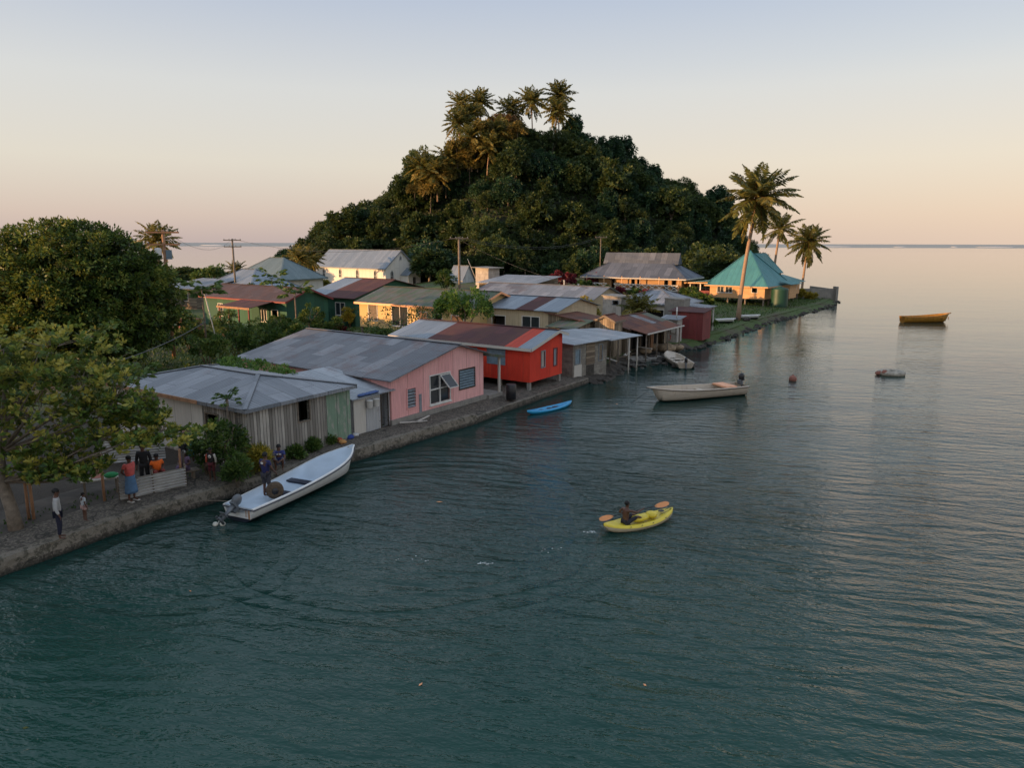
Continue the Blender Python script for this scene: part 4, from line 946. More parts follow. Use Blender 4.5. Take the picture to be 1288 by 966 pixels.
# church
C = (-24.5, 138.6)
CW = 22.7
house('church', 'long white church with pointed windows and a blue grey roof', C, 50, 7.8, CW, .5, 4.75, 8.0, 'gable_v', 'church', ['tinblue'], .35, cat='church', fascia='greyp',
      strips=None, side=[], front=[])
ch = bpy.data.objects['church']
for v in (3.0, 8.6, 14.2, 19.8): opening(ch, (0, CW), (0, -1), (CW - v - .45, CW - v + .45, 2.4, 3.7, 'arch'))
opening(ch, (0, 0), (1, 0), (1.2, 2.0, 2.4, 3.7, 'arch')); opening(ch, (0, 0), (1, 0), (3.6, 4.2, 6.1, 6.6, 'arch'))
mb = MB(); wallpanel(mb, (3.9, -2.2), (1, 0), 3.2, .5, [(0, 3.2), (1.6, 4.5), (3.2, 3.2)], [(1.2, 2.0, .5, 2.8)]); wallpanel(mb, (3.9, 0), (0, -1), 2.2, .5, [(0, 3.2), (2.2, 3.2)]); wallpanel(mb, (7.1, -2.2), (0, 1), 2.2, .5, [(0, 3.2), (2.2, 3.2)])
pw = mb.build('porch', M['church'], ch)
mb = MB(); roof_slab(mb, (5.5, -2.45, 4.56), (5.5, 0, 4.56), (3.7, 0, 3.12), (3.7, -2.45, 3.12)); roof_slab(mb, (5.5, 0, 4.565), (5.5, -2.45, 4.565), (7.3, -2.45, 3.12), (7.3, 0, 3.12)); mb.build('porch_roof', M['tinblue'], pw)
# hipped houses on the far left
house('hipped_house', 'low house with a wide blue grey hipped roof left of the pole', (-35.5, 97), TH, 7.5, 10.5, .5, 3.5, 5.7, 'hip', 'pboard', 'tinblue', .6, side=[(2.0, 3.2, 1.7, 2.9, 'dark')])
house('hipped_house', 'taller house with a pale teal hipped roof near the sea behind the gardens', (-36.2, 112), TH, 8.5, 12.0, .5, 4.1, 7.0, 'hip', 'pboard', tin('pale_teal_roof', (.13, .18, .185), (.17, .22, .225), rfac=.05, l=9), .6, side=[(1.5, 2.6, 2, 3.2, 'slide')], front=[(1, 2, 2, 3.2, 'slide')])
house('grey_roof_house', 'small pale house with a flat grey roof at the far left edge of the village', (-42.5, 96), TH, 6, 8, .5, 3.3, 4.2, 'shed_u', 'oldwood', 'tingrey', .4, side=[(2, 3.2, 1.6, 2.7, 'dark')])
# sheds and low houses in the middle
house('steep_shed', 'small steep grey tin shed behind the tall power pole', (-8.7, 125), TH, 3.4, 3.0, 2.2, 3.2, 5.5, 'gable_v', 'tinwall', 'tinblue', .2, cat='shed')
house('block_tank_house', 'tall pale concrete box with a flat overhanging lid', (-3.6, 108), TH, 2.9, 2.4, 1.0, 5.75, 5.85, 'flat', 'blockw', 'conc', .5, cat='hut')
house('flat_roof_house', 'low stained house with a flat pale roof in front of the concrete box', (2.7, 97.5), TH, 7, 9, .5, 3.95, 4.7, 'shed_u', 'oldwood', 'tinlight', .4, side=[(2, 3, 2, 3, 'dark')], frame='wood')
house('long_grey_house', 'long low house with a grey gable roof in the middle of the village', (8.3, 74.5), TH, 7, 15.4, .5, 3.75, 4.8, 'gable_v', 'cream', ['tingrey', 'tinold'], .4, strips=[(0, .6, 0), (.6, 1, 1)], side=[(9, 10.2, 2.2, 3.2, 'dark'), (12, 13.2, 2.2, 3.2, 'slide')])
house('pale_hut', 'square pale concrete hut with a small vent above the rusty roofs', (10.7, 70), TH, 2.3, 2.0, .5, 4.35, 4.4, 'flat', 'blockw', 'conc', .12, cat='hut', side=[(.3, .9, 3.5, 3.9, 'dark')], frame='greyp')
house('shore_house', 'pale house with a low grey hipped roof behind the shoreline sheds', (17.6, 75.5), TH, 6.5, 7.2, .5, 3.2, 4.45, 'hip', 'pboard', 'tingrey', .4, side=[(1.6, 3.6, 1.4, 2.4, 'dark'), (4.5, 5.3, 1.5, 2.5, 'slide')])
house('concrete_hut', 'bare concrete box hut between the white privy and the shore house', (17.1, 71), TH, 1.8, 2.0, .5, 4.0, 4.05, 'flat', 'conc', 'conc', .04, cat='hut')
# dark open shed, privy, red shed
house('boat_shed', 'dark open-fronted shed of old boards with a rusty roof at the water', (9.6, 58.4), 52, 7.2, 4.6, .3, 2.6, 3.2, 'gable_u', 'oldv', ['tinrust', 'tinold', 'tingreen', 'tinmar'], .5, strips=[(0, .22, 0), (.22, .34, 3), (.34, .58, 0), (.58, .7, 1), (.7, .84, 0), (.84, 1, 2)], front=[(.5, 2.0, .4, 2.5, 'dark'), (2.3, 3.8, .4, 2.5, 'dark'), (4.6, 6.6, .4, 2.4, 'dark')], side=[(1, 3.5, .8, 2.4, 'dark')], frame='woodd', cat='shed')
bs = [o for o in COL.objects if o.name == 'boat_shed'][0]
mb = MB(); roof_slab(mb, (-.5, -.4, 2.62), (6.2, -.4, 2.75), (6.2, -2.0, 2.35), (-.5, -2.0, 2.3)); mb.build('awning', M['tinrust'], bs)
for x in (-.3, 1.6, 3.6, 5.9):
    mb = MB(); mb.tube([(x, -1.85, -.3), (x + .05, -1.8, 2.3)], .06, 6); mb.build('post', M['wood'], bs)
mb = MB(); mb.bar((-.5, -2.05, 2.28), (6.3, -2.05, 2.38), .08, .1); mb.build('beam', M['pboard'], bs)
for k, (x, mt) in enumerate(((3.95, 'oldv'), (4.2, 'oldv'))):
    mb = MB(); mb.box(x, x + .16, -.12, -.02, .2, 2.6); mb.build('door_board', M['woodo'], bs)
house('privy', 'tiny white privy with red marks on its lower wall', (15.15, 64.9), TH, 1.2, 1.45, .35, 2.65, 2.8, 'shed_u', 'blockw', 'tingrey', .3, side=[(.15, .6, 1.35, 2.35, 'shutter', 'pboard'), (.8, 1.3, 1.35, 2.35, 'shutter', 'pboard')], frame='wood', cat='privy')
pv = bpy.data.objects['privy']; mb = MB()
for v in (1.12, .62):   # a letter J
    for a, b in (((v + .14, 1.12), (v - .14, 1.12)), ((v - .02, 1.12), (v - .02, .74)), ((v - .02, .74), (v + .09, .66)), ((v + .09, .66), (v + .14, .76))): mb.bar((-.012, a[0], a[1]), (-.012, b[0], b[1]), .06, .02)
mb.build('red_marks', cloth('mark_red', (.5, .06, .03)), pv)
mb = MB(); mb.tube([(.5, .3, 2.7), (.5, .3, 3.7)], .06, 8); mb.build('vent_pipe', M['whitep'], pv)
house('red_tin_shed', 'dark red corrugated shed on the grassy shore edge', (17.95, 66.7), TH, 2.3, 3.1, .45, 3.1, 3.3, 'shed_u', 'redshed', 'tinmar', .2, cat='shed')
sh = empty('shelter', (19.4, 71.6, .3), R(TH)); tag(sh, 'open shelter with a thin grey roof on posts right of the shore house', 'shelter')
mb = MB(); roof_slab(mb, (-.3, 3.4, 3.05), (3, 3.4, 3.05), (3, -.3, 2.8), (-.3, -.3, 2.8)); mb.build('roof', M['tingrey'], sh)
for x, y in ((0, 0), (2.7, 0), (0, 3.1), (2.7, 3.1), (0, 1.5)):
    mb = MB(); mb.bar((x, y, 0), (x, y, 2.85), .12); mb.build('post', M['whitep'], sh)
# school
C = (26.0, 110)
SW = 15.8
house('long_veranda_house', 'long tan house with a double-pitched grey roof and lattice veranda', C, 58, 6.8, SW, 1.0, 4.75, 6.9, 'hip', 'tan', 'tinschool', 1.05, stilts=1.3, side=[(.9, 1.5, 2.35, 4.4, 'opendoor'), (2.2, 2.7, 2.35, 4.4, 'opendoor'), (6.7, 7.2, 2.35, 4.4, 'opendoor'), (7.7, 8.2, 2.35, 4.4, 'opendoor'), (11.2, 11.6, 2.35, 4.4, 'opendoor'), (14, 14.5, 2.35, 4.4, 'opendoor')],
      front=[(1.5, 2.3, 2.9, 4.2, 'dark')], frame='woodd', fascia='pboard')
sc_ = bpy.data.objects['long_veranda_house']
mb = MB(); s1 = (2.4, 2.0); roof_slab(mb, (3.4, 1.5, 7.95), (3.4, SW - 1.5, 7.95), (2.35, SW - 1.5, 6.2), (2.35, 1.5, 6.2)); roof_slab(mb, (3.4, SW - 1.5, 7.955), (3.4, 1.5, 7.955), (4.45, 1.5, 6.2), (4.45, SW - 1.5, 6.2))
for y in (1.55, SW - 1.55): mb.face([(2.4, y, 6.2), (4.4, y, 6.2), (3.4, y, 7.9)])
mb.build('upper_roof', M['tinschool'], sc_)
mb = MB(); mb.box(-1.1, 0, 0, SW, 2.1, 2.28); mb.build('veranda_floor', M['wood'], sc_)
for y in np.linspace(.1, SW - .2, 6):
    mb = MB(); mb.box(-1.02, -.9, y, y + .14, .8, 4.3); mb.build('veranda_post', M['peach'], sc_)
for i in range(13):
    y0 = .2 + i * 1.18; XR = -1.1
    if i == 9: continue
    mb = MB(); mb.bar((XR, y0, 2.35), (XR, y0 + 1.1, 3.05), .08); mb.bar((XR, y0, 3.05), (XR, y0 + 1.1, 2.35), .08); mb.bar((XR, y0, 3.1), (XR, y0 + 1.14, 3.1), .09); mb.bar((XR, y0, 2.3), (XR, y0 + 1.14, 2.3), .09); mb.build('lattice', M['whitep'], sc_)
# teal roofed house
C = (36.4, 103)
house('teal_roof_house', 'peach weatherboard house on stumps with a tall teal pyramid roof', C, 50, 8.4, 8.4, .5, 4.0, 8.4, 'hip', 'peach', 'teal', .65, stilts=1.0, side=[(6.2, 7.2, 2.3, 3.4, 'slide'), (4.9, 5.9, 2.3, 3.4, 'slide'), (1.1, 1.9, 2.45, 3.3, 'dark')], front=[(3, 4.2, 2.6, 3.7, 'slide')], fascia='peach')
tl = bpy.data.objects['teal_roof_house']
mb = MB(); roof_slab(mb, (-.5, 8.3, 3.95), (8.8, 8.3, 3.95), (8.8, 12.2, 3.6), (-.9, 12.2, 3.6)); mb.build('veranda_roof', M['teal'], tl)
mb = MB(); mb.bar((-.95, 12.25, 3.5), (8.9, 12.25, 3.5), .04, .2); mb.bar((-.92, 8.4, 3.62), (-.92, 12.2, 3.5), .04, .2); mb.build('fascia', M['peach'], tl)
mb = MB(); mb.box(0, 8, 8.4, 11.8, 1.3, 1.5); mb.build('veranda_floor', M['wood'], tl)
for x, y in ((0, 11.7), (0, 10), (2.7, 11.7), (5.4, 11.7), (8, 11.7)):
    mb = MB(); mb.box(x, x + .16, y - .1, y + .06, .5, 3.6); mb.build('veranda_post', M['whitep'], tl)
mb = MB(); mb.box(0, .06, 8.5, 11.6, 1.5, 2.4); mb.box(2, 7.6, 11.62, 11.68, 1.5, 2.4); mb.build('railing', M['redshed'], tl)
mb = MB(); wallpanel(mb, (8.4, .6), (1, 0), 8.2, 1.5, [(0, 3.5), (8.2, 3.5)], [(1, 2, 2.3, 3.3), (3.4, 4.2, 2.3, 3.3), (6, 6.8, 2.3, 3.3)]); wallpanel(mb, (16.6, .6), (0, 1), 6, 1.5, [(0, 3.5), (6, 3.5)]); wallpanel(mb, (8.4, 6.6), (0, -1), 6, 1.5, [(0, 3.5), (6, 3.5)])
mb.box(5.6, 8.6, -1.6, .55, 1.4, 3.35); aw = mb.build('annex_wall', M['peach'], tl)
for h in ((1, 2, 2.3, 3.3, 'dark'), (3.4, 4.2, 2.3, 3.3, 'dark'), (6, 6.8, 2.3, 3.3, 'dark')): opening(aw, (8.4, .6), (1, 0), h)
mb = MB(); roof_slab(mb, (8.3, 3.6, 4.5), (17, 3.6, 4.5), (17, -.2, 3.5), (8.3, -.2, 3.5)); roof_slab(mb, (17, 3.6, 4.505), (8.3, 3.6, 4.505), (8.3, 7.2, 3.5), (17, 7.2, 3.5)); roof_slab(mb, (4.4, -.5, 4.0), (9.2, -.5, 4.0), (9.2, -2.2, 3.55), (4.4, -2.2, 3.55))
mb.build('annex_roof', M['teal'], tl)
mb = MB(); roof_slab(mb, (4.4, 4.2, 8.0), (10.6, 4.2, 8.0), (10.6, 1.2, 5.0), (6.4, 1.2, 5.0)); roof_slab(mb, (10.6, 4.2, 8.005), (4.4, 4.2, 8.005), (6.4, 7.2, 5.0), (10.6, 7.2, 5.0)); mb.build('gable_roof', M['teal'], tl)
mb = MB(); mb.face([(10.3, 1.5, 4.0), (10.3, 6.9, 4.0), (10.3, 6.9, 5.2), (10.3, 4.2, 7.9), (10.3, 1.5, 5.2)]); mb.build('gable_wall', M['peach'], tl)
for i in range(5):
    mb = MB(); x = 9 + i * 1.8; mb.box(x, x + .2, .7, .9, .3, 1.5); mb.build('stilt', M['wood'], tl)
mb = MB(); mb.lathe([(1.16, 0), (1.18, .02)] + [(1.18 - .02 * (k % 2), .05 + .2 * k) for k in range(13)] + [(1.15, 2.62), (.3, 2.85), (.28, 2.95), (.02, 2.95)], 28)
x_, y_ = L2W(C, 50, 1.2, -1.75); tag(mb.build('water_tank', M['tank'], None, (x_, y_, .5)), 'round ribbed green water tank at the corner of the teal-roofed house', 'water tank')
# retaining wall at the tip
mb = MB(); mb.box(0, 6.8, 0, .35, 0, 2.1); mb.box(-.15, .15, -.1, .45, 0, 2.5); mb.box(6.6, 7.0, -.6, .5, -.6, 2.45); mb.box(6.65, 6.95, .5, 9, -.6, 2.0)
tag(mb.build('sea_wall', M['conc'], None, (47.2, 119.0, 0), R(3)), 'dark concrete wall at the end of the point', 'wall')
# ================================================================== VEGETATION
# hill forest: a few crowns of leaf clumps, copied
hc = []
for k in range(5):
    q = random.Random(40 + k); LS = (.40, .30, .52, .36, .46)[k]; lobes = [((0, 0, 4.0), (2.6, 2.6, 2.3))]
    for j in range(4): a = q.uniform(0, 2 * PI); lobes.append(((1.7 * math.cos(a), 1.7 * math.sin(a), q.uniform(2.6, 4.6)), (1.6, 1.6, 1.4)))
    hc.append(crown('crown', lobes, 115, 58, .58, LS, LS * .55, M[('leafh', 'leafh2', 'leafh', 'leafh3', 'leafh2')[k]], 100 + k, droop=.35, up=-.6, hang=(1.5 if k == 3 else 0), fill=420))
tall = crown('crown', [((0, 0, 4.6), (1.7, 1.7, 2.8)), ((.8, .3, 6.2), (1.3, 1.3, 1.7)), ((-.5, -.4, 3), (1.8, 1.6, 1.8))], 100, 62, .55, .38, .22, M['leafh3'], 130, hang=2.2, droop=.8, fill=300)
mb = MB(); limbs(mb, (0, 0, 0), 2.2, .22, [(1.4, .6, 4.2), (-1.3, .5, 4.4), (.2, -1.4, 4.5), (0, 1.2, 5)], 3)
trunk_me = mb.build('trunk', M['bark']); tm = trunk_me.data; bpy.data.objects.remove(trunk_me)
def forest_tree(me, loc, s, rz, label, group):
    t = empty('broadleaf_tree', loc, rz); t.scale = s; tag(t, label, 'tree', group)
    c = bpy.data.objects.new('crown', me); COL.objects.link(c); c.parent = t
    b = bpy.data.objects.new('trunk', tm); COL.objects.link(b); b.parent = t
q = random.Random(77); cnt = 0
y = 146.0; row = 0
while y < 193:
    x = -62.0 + (row % 2) * 1.9
    while x < 64:
        xx = x + q.uniform(-1, 1); yy = y + q.uniform(-1, 1); x += 4.35
        h = hillh(xx, yy)
        if h < 1.0 and not (-14 < xx < 46 and 148 < yy < 162): continue
        if silz(xx) < 1 and h < 2: continue
        if yy > RY + 4 and h < silz(xx) * .7: continue
        near = yy < RY - 10; k = q.randrange(5); s = q.choice((.7, .85, .95, 1.05, 1.3)) * q.uniform(.93, 1.08) * (1 + .24 * math.sin(.34 * xx + 1.3 * math.sin(yy * .2)) * math.cos(yy * .27))
        me = tall if (xx > 14 and q.random() < .3) else hc[k]
        px = 644 + xx / yy * FPX
        if px < 520: lb, gp = 'dark broadleaf tree in the wood on the left shoulder of the hill', 'trees on the left shoulder of the hill'
        elif px > 780: lb, gp = 'vine-hung broadleaf tree in the wood on the right slope of the hill', 'trees on the right slope of the hill'
        elif h > 22: lb, gp = 'broadleaf tree in the wood near the top of the hill', 'trees near the top of the hill'
        else: lb, gp = 'dense dark green tree in the wood on the steep middle face of the hill', 'trees on the middle face of the hill'
        forest_tree(me, (xx, yy, .4 + h - 1.3 * s), (s, s, s * q.uniform(.9, 1.2)), q.uniform(0, 6.28), lb, gp); cnt += 1
    y += 3.9 if y < 180 else 5; row += 1
print('hill trees', cnt)
# undergrowth between the hill trees so no bare ground shows
rng = np.random.default_rng(5); n = 48000
ux = rng.uniform(-62, 62, n); uy = rng.uniform(146, 190, n); hh = np.array([hillh(a, b) for a, b in zip(ux, uy)]); k = hh > 1.2
C_ = np.stack([ux[k], uy[k], .5 + hh[k] + rng.uniform(-.1, 1.4, k.sum())], 1)
O_ = rng.normal(size=C_.shape) * .7 + np.array([0, -.5, .3])
o = bpy.data.objects.new('undergrowth', leafmesh('undergrowth', C_, O_, rng.uniform(.5, 1.1, len(C_)), rng.uniform(.3, .6, len(C_)), rng.uniform(.1, .6, len(C_)), M['leafh'], rng)); COL.objects.link(o); tag(o, kind='stuff')
# trees at the foot of the hill and round the point
def ftree(px, base_row, Y, h, r, label, k=0, mat=None):
    x = xat(Y, px); z = tz(x, Y); me = hc[k % 5]
    t = empty('broadleaf_tree', (x, Y, z - .3), k * 1.3); s = r / 3.6; t.scale = (s, s, h / 7.0); tag(t, label, 'tree')
    for nm, m_ in (('crown', me), ('trunk', tm)):
        c = bpy.data.objects.new(nm, m_); COL.objects.link(c); c.parent = t
ftree(905, 340, 128, 9.5, 6.2, 'round dark tree between the hill and the teal-roofed house', 1)
ftree(880, 340, 140, 10, 6, 'dark tree behind the right end of the long veranda house', 2)
ftree(930, 350, 135, 6.5, 4, 'low dark tree close behind the teal roof', 0)
ftree(438, 330, 172, 10, 6, 'dark rounded tree rising directly behind the church roof', 4)
ftree(412, 330, 165, 9, 5, 'dark tree behind the left end of the church', 1)
ftree(540, 340, 140, 7, 4.5, 'dark bushy tree just right of the church gable', 2)
ftree(366, 345, 150, 5, 4.6, 'low dark tree left of the church by the sea', 3)
ftree(345, 345, 158, 4.2, 4.2, 'small dark shore tree left of the palm beside the church', 0)
ftree(392, 350, 120, 3.2, 2.6, 'low bush-like tree at the left wall of the church', 1)
ftree(235, 345, 150, 4.5, 5, 'dark shore tree behind the power pole on the left', 2)
ftree(214, 350, 120, 4.2, 4, 'dark tree by the sea behind the large mango tree', 4)
# open-crowned tree by the left shore
me = crown('crown', [((0, 0, 3.6), (2.6, 2.4, .8)), ((1.2, 0, 4.5), (1.6, 1.5, .5))], 34, 40, .6, .45, .28, M['leafb'], 61, up=-.1, inner=.2)
mb = MB(); limbs(mb, (0, 0, 0), 2.2, .16, [(1.8, .2, 3.9), (-1.6, .4, 3.7), (.3, -1.5, 4.2)], 8)
plant('umbrella_tree', 'flat-topped open tree standing against the sea on the left', 'tree', (xat(115, 264), 115, .5), me, mb)
me = crown('crown', [((0, 0, 3.2), (2.4, 2.4, .6))], 26, 40, .5, .4, .25, M['leafb'], 62, up=-.1, inner=.2)
mb = MB(); limbs(mb, (0, 0, 0), 2.0, .14, [(1.5, .2, 3.3), (-1.4, .4, 3.2), (.3, -1.3, 3.4)], 9)
plant('umbrella_tree', 'small layered tree by the sea left of the dark palm', 'tree', (xat(128, 335), 128, .5), me, mb)

# the big mango tree on the left
mx, my = xat(50, 98), 50.0
lob = [((0, 0, 4.6), (6.4, 5.4, 6.0)), ((-3.3, -.4, 6.2), (3.6, 3.4, 3.6)), ((2.9, -.2, 6.4), (3.4, 3.4, 3.5)), ((4.9, .3, 4.0), (2.5, 3.0, 4.2)), ((-5.4, .2, 4.0), (2.8, 2.8, 3.6)), ((0.5, -2.8, 3.8), (4.6, 2.8, 3.6)), ((.3, .5, 8.0), (2.8, 2.8, 2.6))]
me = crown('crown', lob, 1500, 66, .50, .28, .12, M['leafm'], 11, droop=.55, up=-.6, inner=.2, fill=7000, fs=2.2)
mb = MB(); limbs(mb, (0, 0, 0), 2.5, .5, [(3.5, 0, 6), (-3.5, .5, 6), (0, -3, 5.5), (.5, 2.5, 7.5), (5, 0, 4), (-5, 0, 4.5)], 4, 10)
plant('mango_tree', 'huge dark dome-shaped mango tree at the left edge', 'tree', (mx, my, .3), me, mb)
# sea almond tree in front of it: whorls of broad leaves on spreading branches
def almond(seed, nwh, box):
    rng = np.random.default_rng(seed); C = []; O = []; T = []; tips = []
    for i in range(nwh):
        l = box[rng.integers(len(box))]
        p = np.array(l[0]) + rng.uniform(-1, 1, 3) * np.array(l[1]); tips.append(p)
        nl = rng.integers(9, 16); a0 = rng.uniform(0, 6.28); tc = np.clip(rng.beta(1.6, 2.2) * 1.1, 0, 1)
        ax = rng.normal(size=3) * .35 + np.array([0, -.1, 1]); ax /= np.linalg.norm(ax); sx = np.cross(ax, [1, 0, 0]); sx /= np.linalg.norm(sx); sy = np.cross(ax, sx)
        for j in range(nl):
            a = a0 + j * 2.4; el = rng.uniform(-.1, .9)
            d = (sx * math.cos(a) + sy * math.sin(a)) * math.cos(el) + ax * math.sin(el)
            C.append(p + d * .03 + ax * rng.uniform(-.08, .08)); O.append(d); T.append(np.clip(tc + rng.normal() * .12, 0, 1))
    C = np.array(C); n = len(C)
    return leafmesh('crown', C, np.array(O), rng.uniform(.13, .24, n), rng.uniform(.08, .135, n), np.array(T), M['leafa'], rng, .1), tips
ax_, ay_ = G(22, 668, .5)
lay = [((1.0, 1.2, 5.7), (1.9, 1.6, .8)), ((.2, .8, 4.9), (2.0, 1.8, .6)), ((1.9, 1.2, 4.7), (1.5, 1.3, .5)), ((-1.2, 1.0, 4.6), (1.6, 1.5, .9)), ((2.8, 1.3, 3.85), (1.2, 1.0, .28)), ((.8, .6, 3.7), (2.0, 1.4, .45)),
       ((-1.4, .4, 3.2), (1.5, 1.4, .7)), ((2.4, .8, 2.9), (1.9, 1.2, .38)), ((4.2, 1.5, 2.75), (1.2, 1.0, .14)), ((3.4, 1.5, 3.35), (.9, .6, .14)), ((.9, .3, 2.2), (1.2, 1.0, .32)), ((1.7, .2, 2.0), (1.2, .6, .22)), ((-.4, .8, 5.6), (1.6, 1.5, .7))]
me, tips = almond(5, 1150, lay)
t = empty('almond_tree', (ax_, ay_, .45)); tag(t, 'sea almond tree with broad pale leaves leaning over the path at the left edge', 'tree')
c = bpy.data.objects.new('crown', me); COL.objects.link(c); c.parent = t
mb = MB(); tr = [(0, 0, -.2), (-.12, .05, .7), (-.35, .12, 1.6), (-.45, .3, 2.5), (-.3, .5, 3.3)]; mb.tube(tr, [.24, .19, .17, .15, .12], 10)
q = random.Random(9)
for lc, lr in lay:
    b = Vector(tr[min(4, max(2, int(lc[2] / 1.2)))]); e = Vector(lc)
    for s_ in range(3):
        e2 = e + Vector((q.uniform(-.8, .8) * lr[0], q.uniform(-.8, .8) * lr[1], 0)); m_ = b.lerp(e2, .5) + Vector((0, 0, -.15)); mb.tube([b, m_, e2], [.06, .035, .012], 6)
for p in tips[::5]:
    l = min(lay, key=lambda l: sum((p[i] - l[0][i]) ** 2 for i in range(3))); c0 = Vector(l[0]); mb.tube([c0.lerp(Vector(p), .25), Vector(p)], [.018, .006], 4, caps=False)
mb.build('trunk', M['bark'], t)
# shrubs and garden plants: (px, row, z, radius, height, leaf, label)
def shrub(px, row, r, h, mat, label, seed, name='shrub', cat='shrub', L=.16, W_=.07, ncl=None, Y=None, group=None, open_=False, cr=.28):
    if Y is None: x, y = G(px, row, .5)
    else: x, y = xat(Y, px), Y
    k = ncl or int(26 * max(1, r / 1.2)); cr = cr * max(1, r / 1.3)
    me = crown('foliage', [((0, 0, h * .55), (r * .8, r * .8, h * .48)), ((r * .4, -r * .2, h * .4), (r * .5, r * .5, h * .4)), ((-r * .45, r * .1, h * .45), (r * .5, r * .5, h * .35))], k, 55, cr, L, W_, M[mat], seed, up=-.3, inner=.7, droop=0)
    mb = MB(); q = random.Random(seed)
    for s_ in range(5): mb.tube([(q.uniform(-.1, .1) * r, q.uniform(-.1, .1) * r, -.1), (q.uniform(-.3, .3) * r, q.uniform(-.3, .3) * r, h * .4), (q.uniform(-.7, .7) * r, q.uniform(-.7, .7) * r, h * .85)], [.04, .03, .01], 5)
    t = empty(name, (x, y, tz(x, y) - .02), seed); tag(t, label, cat, group)
    c = bpy.data.objects.new('foliage', me); COL.objects.link(c); c.parent = t; mb.build('stem', M['bark'], t)
    return t
shrub(288, 600, .95, 2.5, 'leafb', 'tall leafy shrub in front of the board house doorway', 21, ncl=34)
shrub(262, 598, .6, 1.6, 'leafb', 'green bush behind the child in the printed shirt', 22)
shrub(300, 610, .5, 1.0, 'leafb', 'low bush on the path edge left of the yellow croton', 23)
shrub(330, 596, .42, 1.05, 'leafy', 'yellow-green croton bush at the corner of the board house', 24, L=.3, W_=.05)
for i, px in enumerate((372, 392, 412)): shrub(px, 578 - i * 9, .34, .5, 'leafb', ('low weeds at the foot of the board house, nearest the crouching man', 'low weeds at the middle of the board house wall', 'low weeds below the green panel')[i], 25 + i, L=.2, W_=.05, cr=.16)
# vine lying over the roof valley
me = crown('foliage', [((0, 0, 0), (1.4, 2.6, .4)), ((.4, 1.6, .1), (1.1, 1.7, .35)), ((-.3, -1.6, 0), (.9, 1.5, .35))], 60, 60, .3, .14, .09, M['leafg'], 31, up=-.2)
x, y = xat(36.3, 322), 36.3
t = empty('vine', (x, y, 2.9), R(56)); tag(t, 'bright green creeper spreading over the roof between the board house and the pink house', 'creeper')
c = bpy.data.objects.new('foliage', me); COL.objects.link(c); c.parent = t
mb = MB(); mb.tube([(0, 0, -2.5), (.1, .1, -1), (0, 0, 0)], [.06, .05, .03], 6); mb.build('stem', M['bark'], t)
yard = [(262, 462, 1.7, 2.3, 'leafb', 'large green bush on the lawn behind the ridge of the board house'), (300, 452, 1.9, 2.6, 'leafb', 'dark bushy shrub left of the big patched roof'), (335, 442, 1.7, 2.0, 'leafb', 'olive bush in the middle of the yard before the maroon-roofed house'),
        (372, 436, 1.6, 1.8, 'leafb', 'olive bush right of the yard centre'), (352, 420, 1.5, 1.6, 'leafb', 'shrub before the porch of the maroon-roofed green house'), (405, 425, 1.5, 1.5, 'leafb', 'shrub in front of the dark green house door'),
        (440, 412, 1.3, 2.0, 'leafy', 'yellowish bush beside the left corner of the yellow house'), (250, 440, 1.4, 1.6, 'leafb', 'bush at the edge of the lawn near the orange pole'), (285, 425, 1.2, 1.5, 'leafb', 'bush beside the rusty red tank'), (478, 432, 1.3, 1.3, 'leafb', 'low bush under the stumps of the yellow house'),
        (235, 425, 1.0, 1.0, 'leafr', 'reddish bush on the lawn'), (395, 402, 1.4, 1.9, 'leafb', 'bush against the left wall of the dark green house'), (428, 428, .8, 1.2, 'leafr', 'dark red-leaved plant with sword leaves in the yard')]
for i, (px, row, r, h, m_, lb) in enumerate(yard): shrub(px, row, r, h, m_, lb, 200 + i, L=.26, W_=.12)
for i, (px, Y, r, h, m_, lb) in enumerate(((283, 64, 1.6, 3.0, 'leafb', 'tall shrub hiding the left part of the railed porch'), (326, 62, 1.5, 2.4, 'leafb', 'dense shrub below the railed porch'), (357, 63, 1.5, 2.9, 'leafb', 'leafy bush right of the railed porch'), (392, 68, 1.3, 3.2, 'leafb', 'tall bush before the wall of the dark green house'), (420, 66, 1.2, 2.0, 'leafb', 'bush at the foot of the dark green house'), (238, 60, 1.8, 3.2, 'leafb', 'tall bush at the left end of the railed green house'))): shrub(px, 0, r, h, m_, lb, 500 + i, L=.24, W_=.11, Y=Y)
def papaya(px, Y, h, label, seed, r=1.0, z=.5):
    q = random.Random(seed); x = xat(Y, px); t = empty('papaya_tree', (x, Y, z)); tag(t, label, 'tree')
    mb = MB(); mb.tube([(0, 0, -.2), (.05, 0, h * .5), (0, .05, h)], [.10, .08, .06], 8); mb.build('trunk', M['bark'], t)
    rng = np.random.default_rng(seed); Cc = []; Oo = []; Ll = []; Tt = []; st = MB()
    for k in range(15):
        a = k * 2.4; el = rng.uniform(-.3, .8); l = r * rng.uniform(.7, 1.0); d = np.array([math.cos(a) * math.cos(el), math.sin(a) * math.cos(el), math.sin(el)]); b = np.array([0, .05, h]); tip = b + d * l
        st.tube([tuple(b), tuple(tip)], [.018, .01], 4); s_ = np.cross(d, [0, 0, 1.])
        for j in range(9):
            f = (j - 4) * .42; Cc.append(tip); Oo.append(d * math.cos(f) * .9 + s_ * math.sin(f) + np.array([0, 0, -.35])); Ll.append(r * .42); Tt.append(rng.uniform(.3, .8))
    c = bpy.data.objects.new('crown', leafmesh('crown', np.array(Cc), np.array(Oo), np.array(Ll), r * .16, np.array(Tt), M['leafb'], rng)); COL.objects.link(c); c.parent = t; st.build('leaf_stalks', M['leafg'], c)
papaya(178, 28.6, 3.6, 'papaya tree with hand-shaped leaves against the board house roof', 51, .85)
papaya(372, 69, 4.3, 'papaya tree at the right end of the maroon-roofed green house', 52, 1.6)
